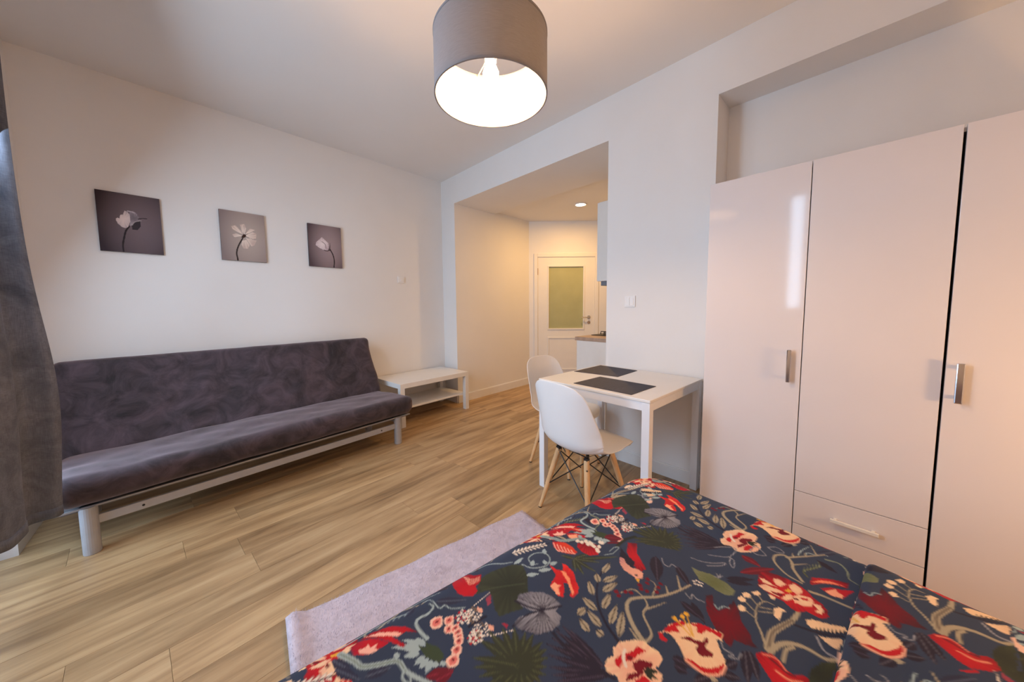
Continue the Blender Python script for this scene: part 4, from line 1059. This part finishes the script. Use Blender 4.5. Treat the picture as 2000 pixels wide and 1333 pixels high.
# the print repeats over the cloth
DX0, DY0, DX1, DY1, RES = -3.3, -5.3, -0.5, -2.5, .002
dw, dh = int(round((DX1 - DX0) / RES)), int(round((DY1 - DY0) / RES))
CLOTH = np.zeros((dh, dw, 3)); CLOTH[:] = c_base
p1 = np.array([.577, -.050]); p2 = np.array([-.296, .567])
shifts = [(a, b) for a in range(-6, 7) for b in range(-5, 6)]
shifts.sort(key=lambda t: -np.hypot(*(p1 * t[0] + p2 * t[1])))
UQ = FR.a.copy()
cover = Raster(FR.x0, FR.y0, FR.x0 + FR.w * FR.res, FR.y0 + FR.h * FR.res, FR.res)
cover.fill(on_plane_z([(690, 1345), (672, 1285), (705, 1250), (760, 1215), (930, 1115), (1010, 1060), (1150, 1062), (1250, 1062), (1330, 1075), (1400, 1090), (1470, 1085), (1560, 1085), (1640, 1090), (1692, 1105), (1625, 1345)], BZ), (1, 1, 1))
for a, b in shifts:
    d = p1 * a + p2 * b
    i0 = int(round((FR.x0 + d[0] - DX0) / RES)); j0 = int(round((FR.y0 + d[1] - DY0) / RES))
    si0, sj0 = max(0, -i0), max(0, -j0); si1, sj1 = min(FR.w, dw - i0), min(FR.h, dh - j0)
    if si1 <= si0 or sj1 <= sj0: continue
    if a == 0 and b == 0:          # the traced stretch of cloth keeps its own ground
        cv = cover.a[sj0:sj1, si0:si1, None]; dd_ = CLOTH[j0 + sj0:j0 + sj1, i0 + si0:i0 + si1]; dd_[:] = dd_ * (1 - cv) + c_base * cv
    dst = CLOTH[j0 + sj0:j0 + sj1, i0 + si0:i0 + si1]; al = UQ[sj0:sj1, si0:si1, None]
    dst[:] = dst * (1 - al) + FR.c[sj0:sj1, si0:si1] * al
def cloth_colour(x, y):
    fx = np.clip((x - DX0) / RES - .5, 0, dw - 1.001); fy = np.clip((y - DY0) / RES - .5, 0, dh - 1.001)
    i, j = fx.astype(int), fy.astype(int); u_, v_ = (fx - i)[..., None], (fy - j)[..., None]
    return (CLOTH[j, i] * (1 - u_) + CLOTH[j, i + 1] * u_) * (1 - v_) + (CLOTH[j + 1, i] * (1 - u_) + CLOTH[j + 1, i + 1] * u_) * v_

def bed_edge(x, y):
    d1 = y - (-3.026 - .088 * (x + 2.3)); d2 = x - (-.990 + .155 * (y + 3.386)); d3 = -4.66 - y
    Rc = .17
    out = np.maximum(np.maximum(d1, d2), d3)
    both = (d1 > -Rc) & (d2 > -Rc)
    out = np.where(both, np.hypot(np.maximum(d1 + Rc, 0), np.maximum(d2 + Rc, 0)) - Rc, out)
    return out
def drape(x, y, z0, r=.065, hang=.27):
    d = bed_edge(x, y); h_ = 1e-4
    gx = (bed_edge(x + h_, y) - d) / h_; gy = (bed_edge(x, y + h_) - d) / h_; gl = np.hypot(gx, gy) + 1e-9
    gx, gy = gx / gl, gy / gl
    e = np.maximum(d + r, 0); th_ = np.minimum(e / r, PI / 2)
    off = r * np.sin(th_); drop = r * (1 - np.cos(th_)) + np.maximum(e - r * PI / 2, 0)
    drop = np.minimum(drop, hang)
    fold = np.clip(drop / .25, 0, 1) * .012 * np.sin(x * 23 + y * 19)
    X = x - gx * (e - off) + gx * fold; Y = y - gy * (e - off) + gy * fold
    puff = .006 * np.sin(x * 5.1 + 1.0) * np.sin(y * 6.3 + .6) + .003 * np.sin(x * 13 + y * 8) + .002 * np.sin(x * 9 - y * 21)
    return np.stack([X, Y, z0 + puff * np.clip(1 - e / r, 0, 1) - drop], -1)
st_ = .003
xs = np.arange(-3.07, -.70, st_); ys = np.arange(-3.87, -2.78, st_)
X, Y = np.meshgrid(xs, ys, indexing='ij')
G = drape(X, Y, BZ)
o = link('duvet', grid_mesh('duvet', G - [-2.1, -3.5, BZ], True, cloth_colour(X, Y)), M['print'])
o.location = (-2.1, -3.5, BZ)
tag(o, 'slate blue duvet with red floral print on the bed, nearer the rug', 'duvet', 'printed duvets on the bed')
ks = np.arange(0, 380) * .0032
xs = np.arange(-3.07, -.70, .0032)
X, K_ = np.meshgrid(xs, ks, indexing='ij')
Y = -3.801 - .088 * (X + 1.434) - K_
rr = .017
kk = np.clip(K_ / (rr * PI / 2), 0, 1) * PI / 2
lift = rr * np.sin(kk) + .003
Yp = np.where(K_ < rr * PI / 2, -3.801 - .088 * (X + 1.434) - rr * (1 - np.cos(kk)), Y + rr * PI / 2 - rr)
G = drape(X, Yp, BZ, r=.085); G[..., 2] += lift
oX, oY = X - .272, Y + .252
o = link('duvet', grid_mesh('duvet_second', G - [-2.1, -4.2, BZ], True, cloth_colour(oX, oY)), M['print'])
o.location = (-2.1, -4.2, BZ)
tag(o, 'slate blue duvet with red floral print overlapping the other duvet near the wardrobe', 'duvet', 'printed duvets on the bed')

# ------------------------------------------------------------------ bedside lamp on a nightstand beyond the bed (it warms the right-hand side)
NS = empty('nightstand', (-.80, -4.98, 0)); tag(NS, 'small white nightstand between the bed and the wardrobe', 'nightstand')
MB().box((-.20, -.18, .10), (.20, .18, .52)).build('body', M['lack'], NS, .003)
d_ = MB().box((-.17, .18, .32), (.17, .195, .50)).build('drawer', M['lack'], NS, .002)
MB().tube([(0, .194, .41), (0, .215, .41)], .011, 14).build('knob', M['chrome'], d_)
for sx in (-.17, .17):
    for sy in (-.15, .15): MB().box((sx - .015, sy - .015, 0), (sx + .015, sy + .015, .10)).build('leg', M['beech'], NS)
BL = empty('table_lamp_offscreen', (-.80, -4.98, .52)); tag(BL, 'globe table lamp standing lit on the nightstand', 'lamp')
MB().lathe([(.0005, 0), (.07, 0), (.07, .014), (.014, .022), (.012, .30), (.03, .315), (.03, .33), (.0005, .33)], 28).build('base', M['white_bar'], BL, smooth=True)
V, Fc = rounded_box((.15, .15, .15), .0749, (10, 10, 10)); V += [0, 0, .395]
MB().add(V, Fc).build('globe_offscreen', M['globe'], BL, smooth=True, merge=True)
